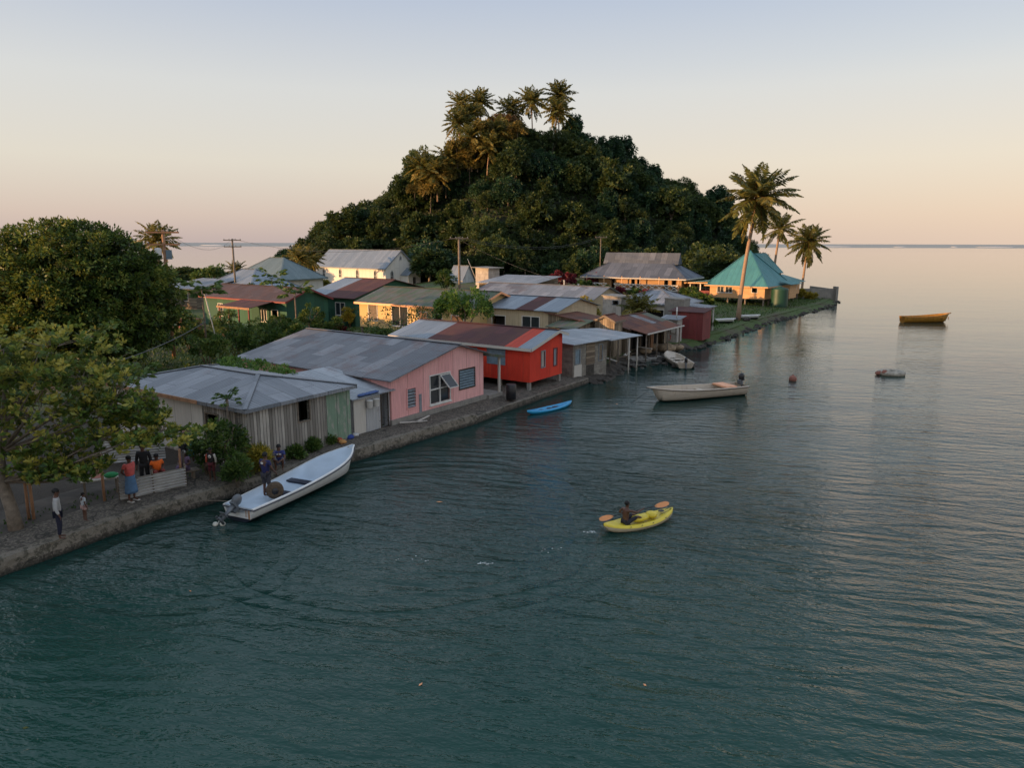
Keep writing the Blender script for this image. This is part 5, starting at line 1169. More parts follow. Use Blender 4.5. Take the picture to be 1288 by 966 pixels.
papaya(288, 27.5, 2.9, 'young papaya sapling rising above the shrub by the board house', 53, .5)
papaya(258, 58, 5.2, 'slender papaya-like tree on the lawn beside the leaning pole', 54, 1.7)
papaya(343, 92, 4.4, 'papaya tree in the garden before the hipped houses', 55, 1.8)
# trees in front of the yellow house
me = crown('crown', [((0, 0, 3.3), (2.1, 1.8, 1.2)), ((1.1, 0, 3.0), (1.3, 1.3, .9)), ((-1.1, .2, 3.0), (1.3, 1.2, .9))], 60, 75, .45, .2, .11, M['leafg'], 71, up=-.35, inner=.5)
mb = MB(); limbs(mb, (0, 0, 0), 1.8, .14, [(1.2, .2, 3), (-1.2, .1, 3), (0, -.8, 3.4), (.3, .8, 3.6)], 5)
plant('broadleaf_tree', 'fresh green spreading tree in front of the right part of the yellow house', 'tree', (xat(55, 584), 55, .4), me, mb, scale=(.95, .95, 1.28))
me = crown('crown', [((0, 0, 2.2), (2.5, 1.4, 1.3)), ((1.8, 0, 2.8), (1.5, 1.0, .7))], 34, 24, .5, .17, .12, M['leafb'], 72, up=-.5, inner=.9)
mb = MB(); limbs(mb, (0, 0, 0), .9, .09, [(2.6, .2, 3.2), (-1.9, .1, 2.8), (.4, -.8, 3.0), (.3, .8, 3.1), (1.5, 0, 2.4)], 6)
plant('broadleaf_tree', 'sparse straggling tree before the sunlit wall of the yellow house', 'tree', (xat(58, 503), 58, .4), me, mb, scale=1.1)
mid = [(700, 393, 62, 1.3, 1.3, 'leafb', 'bush behind the ridge of the red house against the cream wall', 3.0), (705, 0, 71, 1.6, 3.7, 'leafy', 'flowering yellow-green hedge bush above the cream house roof', 0), (735, 0, 71, 1.7, 3.6, 'leafy', 'olive hedge bush beside the pale hut', 0), (680, 0, 73, 1.3, 3.5, 'leafy', 'small flowering bush left of the hedge by the grey roof', 0),
       (800, 0, 104, 1.2, 1.8, 'leafb', 'round green bush in front of the veranda steps', 0), (812, 0, 103, 1.0, 1.8, 'leafr', 'red cordyline bush right of the veranda steps', 0), (780, 0, 105, 1.1, 1.8, 'leafr', 'red cordyline bush left of the veranda steps', 0), (765, 0, 106, 1.2, 1.9, 'leafb', 'yellow-green bush before the veranda lattice', 0), (748, 0, 107, 1.1, 1.8, 'leafb', 'green bush at the left end of the veranda', 0),
       (735, 0, 114, 1.5, 1.7, 'leafb', 'green bush right of the grave posts', 0), (700, 0, 118, 1.4, 2.6, 'leafr', 'tall red cordyline among the grave posts', 0), (717, 0, 117, 1.4, 2.4, 'leafr', 'red cordyline right of centre among the grave posts', 0), (745, 0, 118, 1.5, 2.4, 'leafr', 'red cordyline left of the veranda house', 0), (725, 0, 109, 1.2, 1.2, 'leafr', 'low dark red bush before the grave posts', 0),
       (880, 0, 100, 1.8, 1.6, 'leafb', 'bush between the veranda house and the teal-roofed house', 0), (868, 0, 104, 1.7, 2.2, 'leafb', 'dark bush at the right corner of the veranda house', 0), (893, 0, 74.5, .9, 1.4, 'leafb', 'bush on the shore grass right of the red shed', 0), (560, 0, 112, 1.8, 3.4, 'leafb', 'upright green shrub left of the steep grey shed', 0), (1004, 0, 118, 1.4, 1.6, 'leafy', 'yellowish bush near the wall on the point', 0), (1020, 0, 117, 1.0, 1.0, 'leafy', 'small yellow bush in front of the wall on the point', 0),
       (405, 0, 128, 2, 2.6, 'leafy', 'yellow flowering bush left of the church wall', 0), (380, 0, 125, 2, 2.4, 'leafy', 'yellowish bush behind the maroon roof left of the church', 0), (318, 0, 94, 1.8, 3.4, 'leafb', 'tall garden shrub before the blue grey hipped roof', 0), (352, 0, 96, 1.8, 3.0, 'leafb', 'garden shrub right of the taller hipped house', 0), (295, 0, 92, 1.6, 2.8, 'leafb', 'garden shrub below the left hipped roof', 0), (760, 0, 122, 2, 2.6, 'leafb', 'dark bush close behind the left end of the veranda house', 0)]
for i, (px, row, Y, r, h, m_, lb, z) in enumerate(mid):
    t = shrub(px, 0, r, h, m_, lb, 300 + i, L=.34 if Y > 80 else .24, W_=.15 if Y > 80 else .1, Y=Y)
    if z: t.location.z = z - .9
# palms
big, c1 = palm('tall coconut palm leaning beside the teal-roofed house', (26.8, 84.1, .45), 14.2, 3, L=5.3, lean=(1.6, .6), nf=38, nuts=7, rad=.24, low=-1.35)
palm('shorter coconut palm with drooping fronds half hidden behind the tall leaning one', (41.0, 113, .5), 11.2, 12, L=3.9, lean=(.6, 0), nf=22, rad=.2, mat='palm', low=-1.1)
palm('dark coconut palm standing on the point right of the teal roof', (49.0, 121, .5), 9.3, 14, L=4.3, lean=(.6, .2), nf=36, rad=.2, low=-1.5)
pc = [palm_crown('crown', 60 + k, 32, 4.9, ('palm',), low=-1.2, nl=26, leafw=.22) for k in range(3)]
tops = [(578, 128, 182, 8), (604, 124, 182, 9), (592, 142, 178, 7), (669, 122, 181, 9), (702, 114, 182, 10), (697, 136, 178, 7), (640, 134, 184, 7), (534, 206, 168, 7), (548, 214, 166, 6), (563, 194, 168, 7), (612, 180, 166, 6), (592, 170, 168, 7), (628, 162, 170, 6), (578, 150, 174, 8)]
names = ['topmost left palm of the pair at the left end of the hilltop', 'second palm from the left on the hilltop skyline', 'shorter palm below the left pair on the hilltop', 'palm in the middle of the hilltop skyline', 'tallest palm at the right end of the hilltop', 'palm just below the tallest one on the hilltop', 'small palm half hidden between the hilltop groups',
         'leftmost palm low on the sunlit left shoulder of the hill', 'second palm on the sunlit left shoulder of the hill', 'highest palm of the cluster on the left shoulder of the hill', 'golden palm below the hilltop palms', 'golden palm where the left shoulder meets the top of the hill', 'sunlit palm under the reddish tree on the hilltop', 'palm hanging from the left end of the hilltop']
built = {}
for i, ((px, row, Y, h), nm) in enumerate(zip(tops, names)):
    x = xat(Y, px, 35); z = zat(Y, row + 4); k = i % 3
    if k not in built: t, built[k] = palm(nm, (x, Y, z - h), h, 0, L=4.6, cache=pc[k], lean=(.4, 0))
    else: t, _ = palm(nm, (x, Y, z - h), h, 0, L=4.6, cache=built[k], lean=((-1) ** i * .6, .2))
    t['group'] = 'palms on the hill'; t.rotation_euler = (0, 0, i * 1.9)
for px, Y, h, nm in ((376, 128, 6.0, 'dark palm left of the church'), (389, 133, 6.2, 'second dark palm touching the left end of the church roof'), (203, 100, 9.2, 'palm rising behind the transformer pole at the left'), (297, 122, 4.2, 'short young palm by the sea left of the grey pole'), (800, 69.5, 2.6, 'young palm between the pale hut and the shore house')):
    t, _ = palm(nm, (xat(Y, px), Y, tz(xat(Y, px), Y)), h, 0, cache=built[int(px) % 3], rad=.14, lean=(.2, 0))
    c = [k for k in COL.objects if k.parent == t and k.name.startswith('crown')][0]; c.scale = (.72,) * 3 if h > 5 else (.5,) * 3
# reddish open tree on top of the hill
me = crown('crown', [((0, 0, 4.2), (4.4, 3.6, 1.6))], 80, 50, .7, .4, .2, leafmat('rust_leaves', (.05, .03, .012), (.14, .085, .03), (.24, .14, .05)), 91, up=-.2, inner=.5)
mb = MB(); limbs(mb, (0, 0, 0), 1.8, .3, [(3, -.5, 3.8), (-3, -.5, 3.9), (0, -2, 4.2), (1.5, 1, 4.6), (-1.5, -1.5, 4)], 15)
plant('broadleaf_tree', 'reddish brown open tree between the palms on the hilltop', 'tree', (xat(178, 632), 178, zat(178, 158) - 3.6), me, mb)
# dry scrub on the left shoulder, sunlit gold put into its leaf colour
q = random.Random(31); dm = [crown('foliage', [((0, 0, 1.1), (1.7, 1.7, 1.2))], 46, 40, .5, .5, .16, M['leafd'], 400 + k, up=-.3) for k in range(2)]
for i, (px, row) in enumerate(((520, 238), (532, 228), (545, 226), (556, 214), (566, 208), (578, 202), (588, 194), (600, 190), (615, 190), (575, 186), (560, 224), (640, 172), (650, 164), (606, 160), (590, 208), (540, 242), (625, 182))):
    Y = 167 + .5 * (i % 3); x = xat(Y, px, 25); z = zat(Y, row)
    t = empty('shrub', (x, Y, z - 1.2), i * 1.7); s = q.uniform(.9, 1.5); t.scale = (s, s, s); tag(t, 'dry scrub bush with sunlit gold put into its leaves on the left shoulder of the hill', 'shrub', 'dry scrub on the hill shoulder')
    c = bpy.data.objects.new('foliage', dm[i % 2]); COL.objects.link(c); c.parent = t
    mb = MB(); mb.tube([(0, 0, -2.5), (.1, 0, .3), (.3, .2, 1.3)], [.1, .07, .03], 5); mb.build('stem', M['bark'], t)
# unseen trees added in the west to keep the near shore in shade
q = random.Random(12)
for i in range(16):
    x = -52 - 6 * (i % 2) - q.uniform(0, 4); y = -28 + i * 4.3
    if y > 27: break
    forest_tree(hc[i % 5], (x, y, .4), (1.7, 1.7, 1.75), i * 1.1, 'tall unseen tree added to shade the near shore', 'unseen trees added for shade')
for i, (x, y, s) in enumerate(((-50, 84, .8), (-56, 90, .85), (-63, 86, .8), (-52, 97, .85), (-68, 96, .85), (-75, 90, .8), (-60, 104, .85), (-72, 108, .9), (-84, 100, .85), (-82, 116, .9), (-46, 33, .6), (-52, 38, .62), (-90, 112, .9), (-66, 116, .9), (-58, 72, .7), (-70, 76, .7))):
    forest_tree(hc[(i * 3) % 5], (x, y, .1), (s, s, s), i * .9, 'garden tree standing inland behind the big mango tree', 'garden trees inland of the mango tree')
# grass
def grass(n, box, seed, hmin=.12, hmax=.4, keep=None, nm='grass'):
    rng = np.random.default_rng(seed); P = np.stack([rng.uniform(box[0], box[1], n), rng.uniform(box[2], box[3], n)], 1)
    if keep is not None: P = P[np.array([keep(a, b) for a, b in P])]
    z = np.array([tz(a, b) for a, b in P]); C = np.concatenate([P, z[:, None] - .02], 1); n = len(C)
    O = rng.normal(size=(n, 3)) * .35 + np.array([0, 0, 1.]); tint = np.clip(.5 + .25 * np.sin(P[:, 0] * 1.3) * np.sin(P[:, 1] * .9) + rng.normal(size=n) * .2, 0, 1)
    o = bpy.data.objects.new(nm, leafmesh(nm, C, O, rng.uniform(hmin, hmax, n), rng.uniform(.04, .09, n), tint, M['grass'], rng)); COL.objects.link(o); tag(o, kind='stuff')
def inland(x, y, m=1.2):
    pts = shoreA + shoreB + shoreC; best = 1e9; sd = 1
    for a, b in zip(pts, pts[1:]):
        L2 = (b[0] - a[0]) ** 2 + (b[1] - a[1]) ** 2; t = max(0, min(1, ((x - a[0]) * (b[0] - a[0]) + (y - a[1]) * (b[1] - a[1])) / max(L2, 1e-6)))
        d = math.hypot(x - a[0] - t * (b[0] - a[0]), y - a[1] - t * (b[1] - a[1]))
        if d < best: best = d; sd = (b[0] - a[0]) * (y - a[1]) - (b[1] - a[1]) * (x - a[0])
    return sd > 0 and best > m
grass(26000, (14, 54, 66, 122), 2, .15, .42, lambda x, y: inland(x, y, 1.6))
grass(22000, (-46, -10, 44, 76), 3, .12, .35)
grass(5200, (-17, -4, 19, 37), 4, .05, .16, lambda x, y: inland(x, y, 1.9) and not inland(x, y, 3.0), 'weeds')
# rocks
def rocks(name, label, spots, mat, seed):
    q = random.Random(seed); mb = MB()
    for x, y, r in spots: mb.blob((x, y, q.uniform(-.05, .15)), (r * q.uniform(.7, 1.3), r * q.uniform(.7, 1.3), r * q.uniform(.4, .8)), 8, 5, .18, seed=q.randrange(9999))
    return tag(mb.build(name, mat), kind='stuff')
q = random.Random(4); pts = resample(shoreC, .38); nn = normals(pts)
rocks('shore_rocks', '', [(a[0] + n[0] * o_, a[1] + n[1] * o_, q.uniform(.10, .26)) for a, n in zip(pts, nn) for o_ in (q.uniform(-.7, .2), q.uniform(-.3, .9))], M['rockd'], 3)
rocks('shore_rocks', '', [(q.uniform(8.4, 14.5), q.uniform(54, 64.5), q.uniform(.12, .34)) for _ in range(170)], M['rockd'], 5)
for i, (px, row, r, lb) in enumerate(((822, 437, .62, 'large tan boulder at the left of the pair before the privy'), (838, 438, .7, 'tan boulder directly below the white privy'), (852, 437, .5, 'small tan boulder right of the privy'), (812, 442, .45, 'low tan rock nearest the grounded skiff'))):
    x, y = G(px, row, .4); mb = MB(); mb.blob((0, 0, .15), (r * 1.2, r, r * .6), 12, 8, .1, seed=i + 5); tag(mb.build('boulder', M['rock'], None, (x, y, .3)), lb, 'rock')
mb = MB(); mb.hexa([(-1.8, -.5, -.5), (1.6, -.9, -.5), (1.9, .6, -.5), (-1.7, .7, -.5)], [(-1.8, -.5, .22), (1.6, -.9, .12), (1.9, .6, .16), (-1.7, .7, .3)]); x, y = G(812, 449, .2); tag(mb.build('concrete_slab', M['conc'], None, (x, y, 0), R(30)), 'broken concrete slab in the shallows before the boat shed', 'slab')

# ================================================================== POLES, WIRES, FENCES
def pole(px, Y, toprow, label, bars=1, rad=.14, mat='wood', extra=False, z=None):
    x = xat(Y, px); z0 = tz(x, Y) if z is None else z; zt = zat(Y, toprow); t = empty('power_pole', (x, Y, z0), R(15)); tag(t, label, 'pole')
    mb = MB(); mb.tube([(0, 0, -.3), (0, 0, zt - z0)], [rad, rad * .75], 10); mb.build('pole', M[mat], t)
    for b in range(bars):
        c = MB(); zz = zt - z0 - .25 - b * .9; c.box(-1.15, 1.15, -.18, -.08, zz, zz + .12); a = c.build('crossarm', M[mat], t)
        for xx in (-1.05, -.4, .4, 1.05):
            i_ = MB(); i_.lathe([(.04, zz + .12), (.05, zz + .2), (.03, zz + .28)], 8, (xx, -.13, 0)); i_.build('insulator', M['greyp'], a)
    if extra:
        c = MB(); c.lathe([(.02, 0), (.24, .02), (.26, .1), (.26, .75), (.22, .82), (.05, .86)], 14, (-.42, -.1, zt - z0 - 2.2)); c.build('transformer', M['whitep'], t)
        c = MB(); c.box(.12, .5, -.2, .1, zt - z0 - 2.2, zt - z0 - 1.5); c.build('switch_box', M['bluep'], t)
    return Vector((x, Y, zt))
pA = pole(217, 55, 290, 'orange-lit power pole with a white transformer beside the mango tree', 2, .15, 'woodo', True)
pB = pole(297, 100, 301, 'grey power pole with two crossarms standing against the sea', 2, .16)
pC = pole(578, 88, 298, 'tall timber power pole in the centre of the village', 1, .17, 'wood')
pD = pole(754, 135, 297, 'thin power pole at the foot of the hill', 1, .1)
mb = MB(); x = xat(60, 262); mb.tube([(0, 0, -.3), (-.9, 0, 4.9)], [.05, .04], 6); tag(mb.build('leaning_pole', M['whitep'], None, (x + .8, 60, .5)), 'thin pale leaning pole on the lawn', 'pole')
mb = MB(); mb.tube([(0, 0, -.3), (-1.6, 0, 3.6)], [.05, .04], 6); tag(mb.build('leaning_pole', M['pboard'], None, (xat(112, 601), 112, 3.4)), 'thin leaning pole beside the concrete box', 'pole')
def wire(a, b, sag, label, r=.012):
    mb = MB(); mb.tube([tuple(Vector(a).lerp(Vector(b), i / 14) - Vector((0, 0, 4 * sag * (i / 14) * (1 - i / 14)))) for i in range(15)], r, 4, caps=False); tag(mb.build('power_line', M['black']), label, 'wire')
for k, dz in enumerate((0, -.25)):
    wire(pC + Vector((0, 0, dz)), pD + Vector((0, 0, dz)), 1.6, ('upper', 'lower')[k] + ' cable from the centre pole to the pole below the hill', .018)
wire(pB, pC, 1.8, 'cable between the grey pole by the sea and the centre pole', .018)
wire(pA, pB, 1.5, 'cable from the transformer pole to the grey pole by the sea', .015)
wire(pC + Vector((0, 0, -.3)), (8, 75, 4.8), .6, 'service cable from the centre pole down to the long grey roof', .016)
wire((xat(30, 95), 30, 3.9), (xat(47, 262), 47, 4.3), .35, 'thick black cable sagging over the board house roof', .03)
# corrugated fence, posts, bench
a = G(152, 633, .5); b = G(236, 614, .5); L_ = math.dist(a, b); t = empty('tin_fence', (a[0], a[1], .45), math.atan2(b[1] - a[1], b[0] - a[0])); tag(t, 'low fence of pale corrugated tin laid sideways beside the path', 'fence')
mb = MB(); nz = 44; prev = None
rings = [[(x, -.045 * math.cos(i / nz * 7 * 2 * PI) + (.05 if x > L_ * .55 else 0), .04 + .78 * i / nz) for i in range(nz + 1)] for x in (0, L_ * .28)]
mb.quads(rings, 0, False, True); s2 = MB(); s2.quads([[(x, .06 - .045 * math.cos(i / nz * 7 * 2 * PI), .02 + .76 * i / nz + .05) for i in range(nz + 1)] for x in (L_ * .26, L_)], 0, False, True)
mb.build('sheet', M['tinhor'], t); s2.build('sheet', M['tinhor'], t)
for x_ in (.02, L_ * .5, L_): p_ = MB(); p_.tube([(x_, .1, -.1), (x_, .1, .95)], .035, 6); p_.build('post', M['wood'], t)
for px, row, top, lb, mt in ((43, 655, 590, 'left one of the pair of thin posts under the almond tree', 'woodo'), (37, 655, 592, 'thinner post leaning beside the pair under the almond tree', 'woodo'), (132, 632, 572, 'stout brown post under the almond tree left of the woman in red', 'woodo'), (229, 612, 566, 'bamboo post at the right end of the tin fence', 'woodo'), (233, 612, 568, 'dark post just outside the tin fence', 'woodd')):
    x, y = G(px, row, .5); z = zat(y, top); mb = MB(); mb.tube([(0, 0, -.2), (.03, 0, z - .5)], [.05, .045], 8); tag(mb.build('post', M[mt], None, (x, y, .5)), lb, 'post')
x, y = G(200, 600, .9); t = empty('bench', (x + .1, y + .25, .45), R(38)); tag(t, 'wooden bench behind the tin fence where people sit', 'bench')
mb = MB(); mb.box(-1.2, 1.2, -.2, .2, .40, .45); mb.build('seat', M['wood'], t)
for xx in (-1.0, 1.0): mb = MB(); mb.box(xx - .04, xx + .04, -.16, .16, 0, .398); mb.build('leg', M['wood'], t)
x, y = G(118, 628, .5); t = empty('table', (x, y + .5, .45), R(30)); tag(t, 'rough plank table under the almond tree', 'table')
mb = MB(); mb.box(-.6, .6, -.3, .3, .62, .66); mb.build('table_top', M['pboard'], t)
for xx in (-.5, .5):
    for yy in (-.22, .22): mb = MB(); mb.box(xx - .03, xx + .03, yy - .03, yy + .03, 0, .618); mb.build('leg', M['wood'], t)
mb = MB(); mb.blob((0, 0, .1), (.24, .14, .11), 10, 6, .06); tag(mb.build('sack', cloth('green_sack', (.03, .25, .09)), None, (x + .45, y + .45, 1.12), .5), 'bright green bag lying on the plank table', 'bag')
mb = MB(); mb.box(-.16, .16, -.12, .12, 0, .32); mb.box(-.17, .17, -.13, .13, .32, .36); tag(mb.build('carton', M['pink'], None, (x - .1, y + .5, 1.115), .3), 'pinkish carton on the plank table', 'box')
# back fence of tin behind the table
x, y = G(112, 600, .5); mb = MB(); mb.quads([[(xx, -.03 * math.cos(i / 30 * 9 * 2 * PI), .1 + 1.0 * i / 30) for i in range(31)] for xx in (0, 2.4)], 0, False, True); tag(mb.build('tin_fence', M['tinhor'], None, (x - .3, y + 1.4, .45), R(20)), 'dark corrugated sheet standing behind the plank table', 'fence')
# bags and rubbish by the green panel
for i, (px, row, c, s_, lb) in enumerate(((424, 556, (.35, .06, .03), .2, 'red bag at the foot of the green panel'), (431, 558, (.5, .25, .08), .15, 'orange bundle beside the red bag'), (440, 552, (.03, .06, .25), .17, 'blue plastic bag beneath the lean-to'), (447, 549, (.5, .5, .48), .14, 'white plastic bag beneath the lean-to'))):
    x, y = G(px, row, .55); mb = MB(); mb.blob((0, 0, s_ * .5), (s_ * 1.3, s_, s_ * .7), 10, 6, .11, seed=i); tag(mb.build('bag', cloth('bag_%d' % i, c), None, (x, y, .54)), lb, 'bag')
for i, (px, row, r_, lb) in enumerate(((520, 531, 0, 'plank lying on the ledge below the pink house'), (532, 527, 1, 'second plank beside the pink wall'))):
    x, y = G(px, row, .6); mb = MB(); mb.box(-.7, .7, -.06, .06, 0, .04); tag(mb.build('plank', M['pboard'], None, (x, y, .58), .3 + r_ * .9), lb, 'plank')
x, y = G(225, 616, .5)
# rusty tank on the lawn, cordyline posts
x = xat(72, 261); mb = MB(); mb.lathe([(.02, 0), (1.0, .0), (1.05, .1), (1.05, 1.6), (.95, 1.75), (.02, 1.85)], 20); tag(mb.build('rusty_tank', M['redshed'], None, (x, 68, .5)), 'rusty red round tank on the lawn beside the maroon-roofed green house', 'tank')
q = random.Random(2)
for i in range(11):
    px = 679 + i * 6.0; Y = 108 + q.uniform(-2, 4); x = xat(Y, px); mb = MB(); hh = q.uniform(1.0, 1.6); mb.box(-.1, .1, -.08, .08, -.2, hh); mb.box(-.14, .14, -.1, .1, hh, hh + .08)
    tag(mb.build('grave_post', M['whitep'], None, (x, Y, tz(x, Y) + .4), q.uniform(-.3, .3)), 'short white post among the red cordylines at the foot of the hill', 'post', 'white posts below the hill')

# ================================================================== BOATS
st = G(296, 656, 0); bw = G(447, 590, 0)
wb, WL = panga('motor_boat', 'long white open motorboat moored against the concrete path', (-9.45, 23.2), (-6.8, 29.35), 1.68, .52, .98, 'hullw', 'hulli', floor=.32, deck=.40, bench=(), trim='navy', stern_w=.82, bowp=3.2, bowmin=.10)
for f, w_ in ((.31, .62), (.50, .66)):
    mb = MB(); mb.box(WL * f - .16, WL * f + .16, -w_, w_, .30, .40); mb.build('dark_bench', M['navy'], wb)
mb = MB(); mb.box(.02, .6, -.60, .60, .30, .46); mb.build('stern_seat', M['hulli'], wb)
outboard(wb, (-.10, .05, .66), PI / 2, 1.0, .95, 'greym')
mb = MB(); mb.blob((.2, .32, .5), (.14, .12, .12), 10, 6); mb.build('white_bag', M['whitep'], wb)
rs = MB(); rs.box(-.012, -.006, -.52, -.44, .14, .46); rs.box(-.012, -.006, -.36, -.33, .2, .46); rs.build('rust_stain', plain('rust_stain', (.40, .24, .15), .7), wb)
mb = MB(); mb.tube([(.3, .62, .52), (.1, 1.1, .55), (-.1, 1.5, .56)], .014, 5); mb.build('mooring_rope', M['wood'], wb)
mb = MB(); mb.tube([(WL * .96, .05, .95), (WL * .99, .7, .62), (WL * .98, 1.3, .58)], .014, 5); mb.build('mooring_rope', M['wood'], wb)
x, y = G(276, 662, 0)
for i, (dx, dy) in enumerate(((-.12, 0), (.12, .02), (0, .16))): mb = MB(); mb.blob((0, 0, .04), (.095, .095, .085), 12, 8); tag(mb.build('float', M['float'], None, (x + dx, y + dy, 0)), 'small pale round float bobbing in the cluster under the outboard motor', 'float', 'cluster of three pale floats')
cb, CL = panga('motor_boat', 'cream open motorboat with an orange seat moored off the village', (14.75, 44.7), (8.15, 42.0), 1.75, .62, .95, 'hullc', 'hullc', floor=.1, deck=.12, bench=(.2, .42, .62), trim='woodd', stern_w=.85)
outboard(cb, (.05, 0, .95), PI / 2, .15, 1.05, 'black')
mb = MB(); mb.box(.95, 1.75, -.72, .72, .60, .70); mb.build('orange_seat', plain('peach_paint', (.75, .36, .2), .6), cb)
mb = MB(); mb.blob((6.0, 0, .62), (.5, .4, .14), 10, 5, .2); mb.build('coiled_net', M['woodd'], cb)
mb = MB(); mb.tube([(7.0, 0, .75), (8.2, -.2, -.1)], .012, 5); mb.build('mooring_rope', M['black'], cb)
sk, SL = panga('skiff', 'small cream skiff with its motor towards us below the boulders', (13.3, 53.6), (12.95, 58.6), 1.5, .50, .72, 'hullc', 'hullc', floor=.1, deck=.2, bench=(.3, .55), trim='hullc', stern_w=.88)
outboard(sk, (-.02, 0, .6), PI / 2, .1, .85, 'black')
yb, YL = panga('wooden_boat', 'ochre wooden boat with a raised bow anchored far out on the right', (47.9, 87.1), (54.2, 87.7), 1.6, .72, 1.15, 'ochre', 'ochre', floor=.12, deck=.1, bench=(.25, .5, .75), trim='ochre', stern_w=.78)
for i in range(9):
    mb = MB(); x_ = YL * (.06 + i * .1); mb.bar((x_, -.62, .66), (x_, .62, .66), .05) if i in (2, 6) else mb.bar((x_, -.79 * (.8 + .2 * math.sin(i / 5)), .35), (x_, -.8 * (.8 + .2 * math.sin(i / 5)), .72), .05); mb.build('rib', M['ochre'], yb)
for i, (px, row, a) in enumerate(((913, 404, .3), (945, 399, .2))):
    x, y = G(px, row, .7); d, _ = panga('dinghy', ('pale upturned-looking dinghy resting on the grass left of the tall palm', 'flat pale dinghy resting on the grass right of the tall palm')[i], (x - 1.3, y, ), (x + 1.2, y + .4), 1.0, .38, .45, 'hullw', 'hullw', floor=.05, deck=.15, bench=(.4,), trim='hullw'); d.location.z = .62
x, y = G(932, 402, .6); mb = MB()
for i in range(7): mb.blob((q.uniform(-.9, .9), q.uniform(-.4, .4), .2), (.3, .28, .22), 8, 5, .2, seed=i)
tag(mb.build('rubbish_heap', M['rockd'], None, (x, y, .5)), 'dark heap of scrap at the foot of the tall palm', 'heap')
# kayaks
def kayak(name, label, stern, bow, beam, mtop, mbot, h=.30):
    d = Vector((bow[0] - stern[0], bow[1] - stern[1], 0)); L = d.length; t = empty(name, (stern[0], stern[1], 0), math.atan2(d.y, d.x)); tag(t, label, 'kayak')
    N = 20; top = []; bot = []
    for i in range(N + 1):
        f = i / N; eh = max(0, math.sin(PI * f)) ** .45; b = beam / 2 * max(.03, max(0, math.sin(PI * f)) ** .62); r = h * (.62 + .55 * abs(2 * f - 1) ** 2.4); x = f * L
        ck = 0 if f < .2 or f > .8 else .55 * max(0, math.sin((f - .2) / .6 * PI)) ** .5
        zt = r + .03; zm = zt - ck * .17
        top.append([(x, -b, r - .05), (x, -b * .93, r + .01), (x, -b * .70, zt), (x, -b * .52, zm), (x, 0, zm - .01), (x, b * .52, zm), (x, b * .70, zt), (x, b * .93, r + .01), (x, b, r - .05)])
        bot.append([(x, -b, r - .052), (x, -b * .92, (r - .06) * (1 - .8 * eh)), (x, -b * .5, (r - .06) * (1 - eh) - .08 * eh), (x, 0, (r - .07) * (1 - eh) - .1 * eh), (x, b * .5, (r - .06) * (1 - eh) - .08 * eh), (x, b * .92, (r - .06) * (1 - .8 * eh)), (x, b, r - .052)])
    mb = MB(); mb.quads(top, 0, False, True); mb.build('deck', M[mtop], t)
    mb = MB(); mb.quads([r[::-1] for r in bot], 0, False, True); mb.build('hull', M[mbot], t)
    return t, L
ky, KL = kayak('kayak', 'yellow sit-on-top kayak paddled by a boy in the middle of the water', (3.05, 22.2), (5.68, 23.7), .94, 'ylw', 'ylwp', .28)
mb = MB(); mb.blob((1.55, 0, .25), (.42, .2, .12), 12, 6); mb.blob((2.05, 0, .28), (.2, .22, .12), 10, 6); mb.build('moulded_hump', M['ylw'], ky)
mb = MB(); mb.blob((2.5, 0, .33), (.14, .09, .02), 10, 4); mb.build('hatch', M['black'], ky)
for f in (.28, .42, .58, .8):
    for s_ in (-1, 1): mb = MB(); b = .47 * math.sin(PI * f) ** .62; mb.blob((KL * f, s_ * b, .2), (.025, .012, .02), 6, 4); mb.build('scupper', M['black'], ky)
mb = MB(); mb.tube([(KL * .72, -.25, .3), (KL * .97, -.03, .33), (KL * .9, -.2, .02)], .009, 5); mb.tube([(KL * .99, 0, .32), (KL * .93, .0, .36), (KL * .88, 0, .33)], .012, 5); mb.build('handle', M['black'], ky)
bk, BL = kayak('kayak', 'bright blue empty kayak floating in front of the red house', (.85, 38.7), (3.55, 41.3), .74, 'cyan', 'cyan', .22)
for f in (.3, .48, .62): mb = MB(); mb.blob((BL * f, 0, .13), (.2 if f < .6 else .28, .13, .02), 10, 4); mb.build('foot_well', M['navy'], bk)
# buoy, round raft, drifting leaves
x, y = G(997, 478, 0); mb = MB(); mb.blob((0, 0, .12), (.27, .27, .27), 16, 10); mb.lathe([(.05, .36), (.05, .44), (.02, .45)], 8); tag(mb.build('buoy', M['buoy'], None, (x, y, 0)), 'round rusty red mooring buoy', 'buoy')
x, y = G(1117, 470, 0); t = empty('raft', (x, y, 0)); tag(t, 'weathered round float like a half-sunk rubber raft on the right', 'raft')
mb = MB(); mb.quads([[((.62 + .26 * math.cos(b)) * math.cos(a) * 1.15 + .2, (.62 + .26 * math.cos(b)) * math.sin(a), .12 + .2 * math.sin(b)) for b in np.linspace(0, 2 * PI, 11)[:-1]] for a in np.linspace(0, 2 * PI, 25)], 0, True, True); mb.build('ring', plain('weathered_rubber', (.30, .27, .22), .8, 0, .55, 3.5, .03), t)
mb = MB(); mb.blob((-.72, -.1, .14), (.34, .22, .16), 10, 6, .15); mb.blob((-.45, -.35, .22), (.22, .2, .2), 8, 6, .15); mb.build('barnacled_lump', M['buoy'], t)
mb = MB(); mb.lathe([(.5, .1), (.02, .08)], 18, (.2, 0, 0)); mb.build('floor', M['rockd'], t)
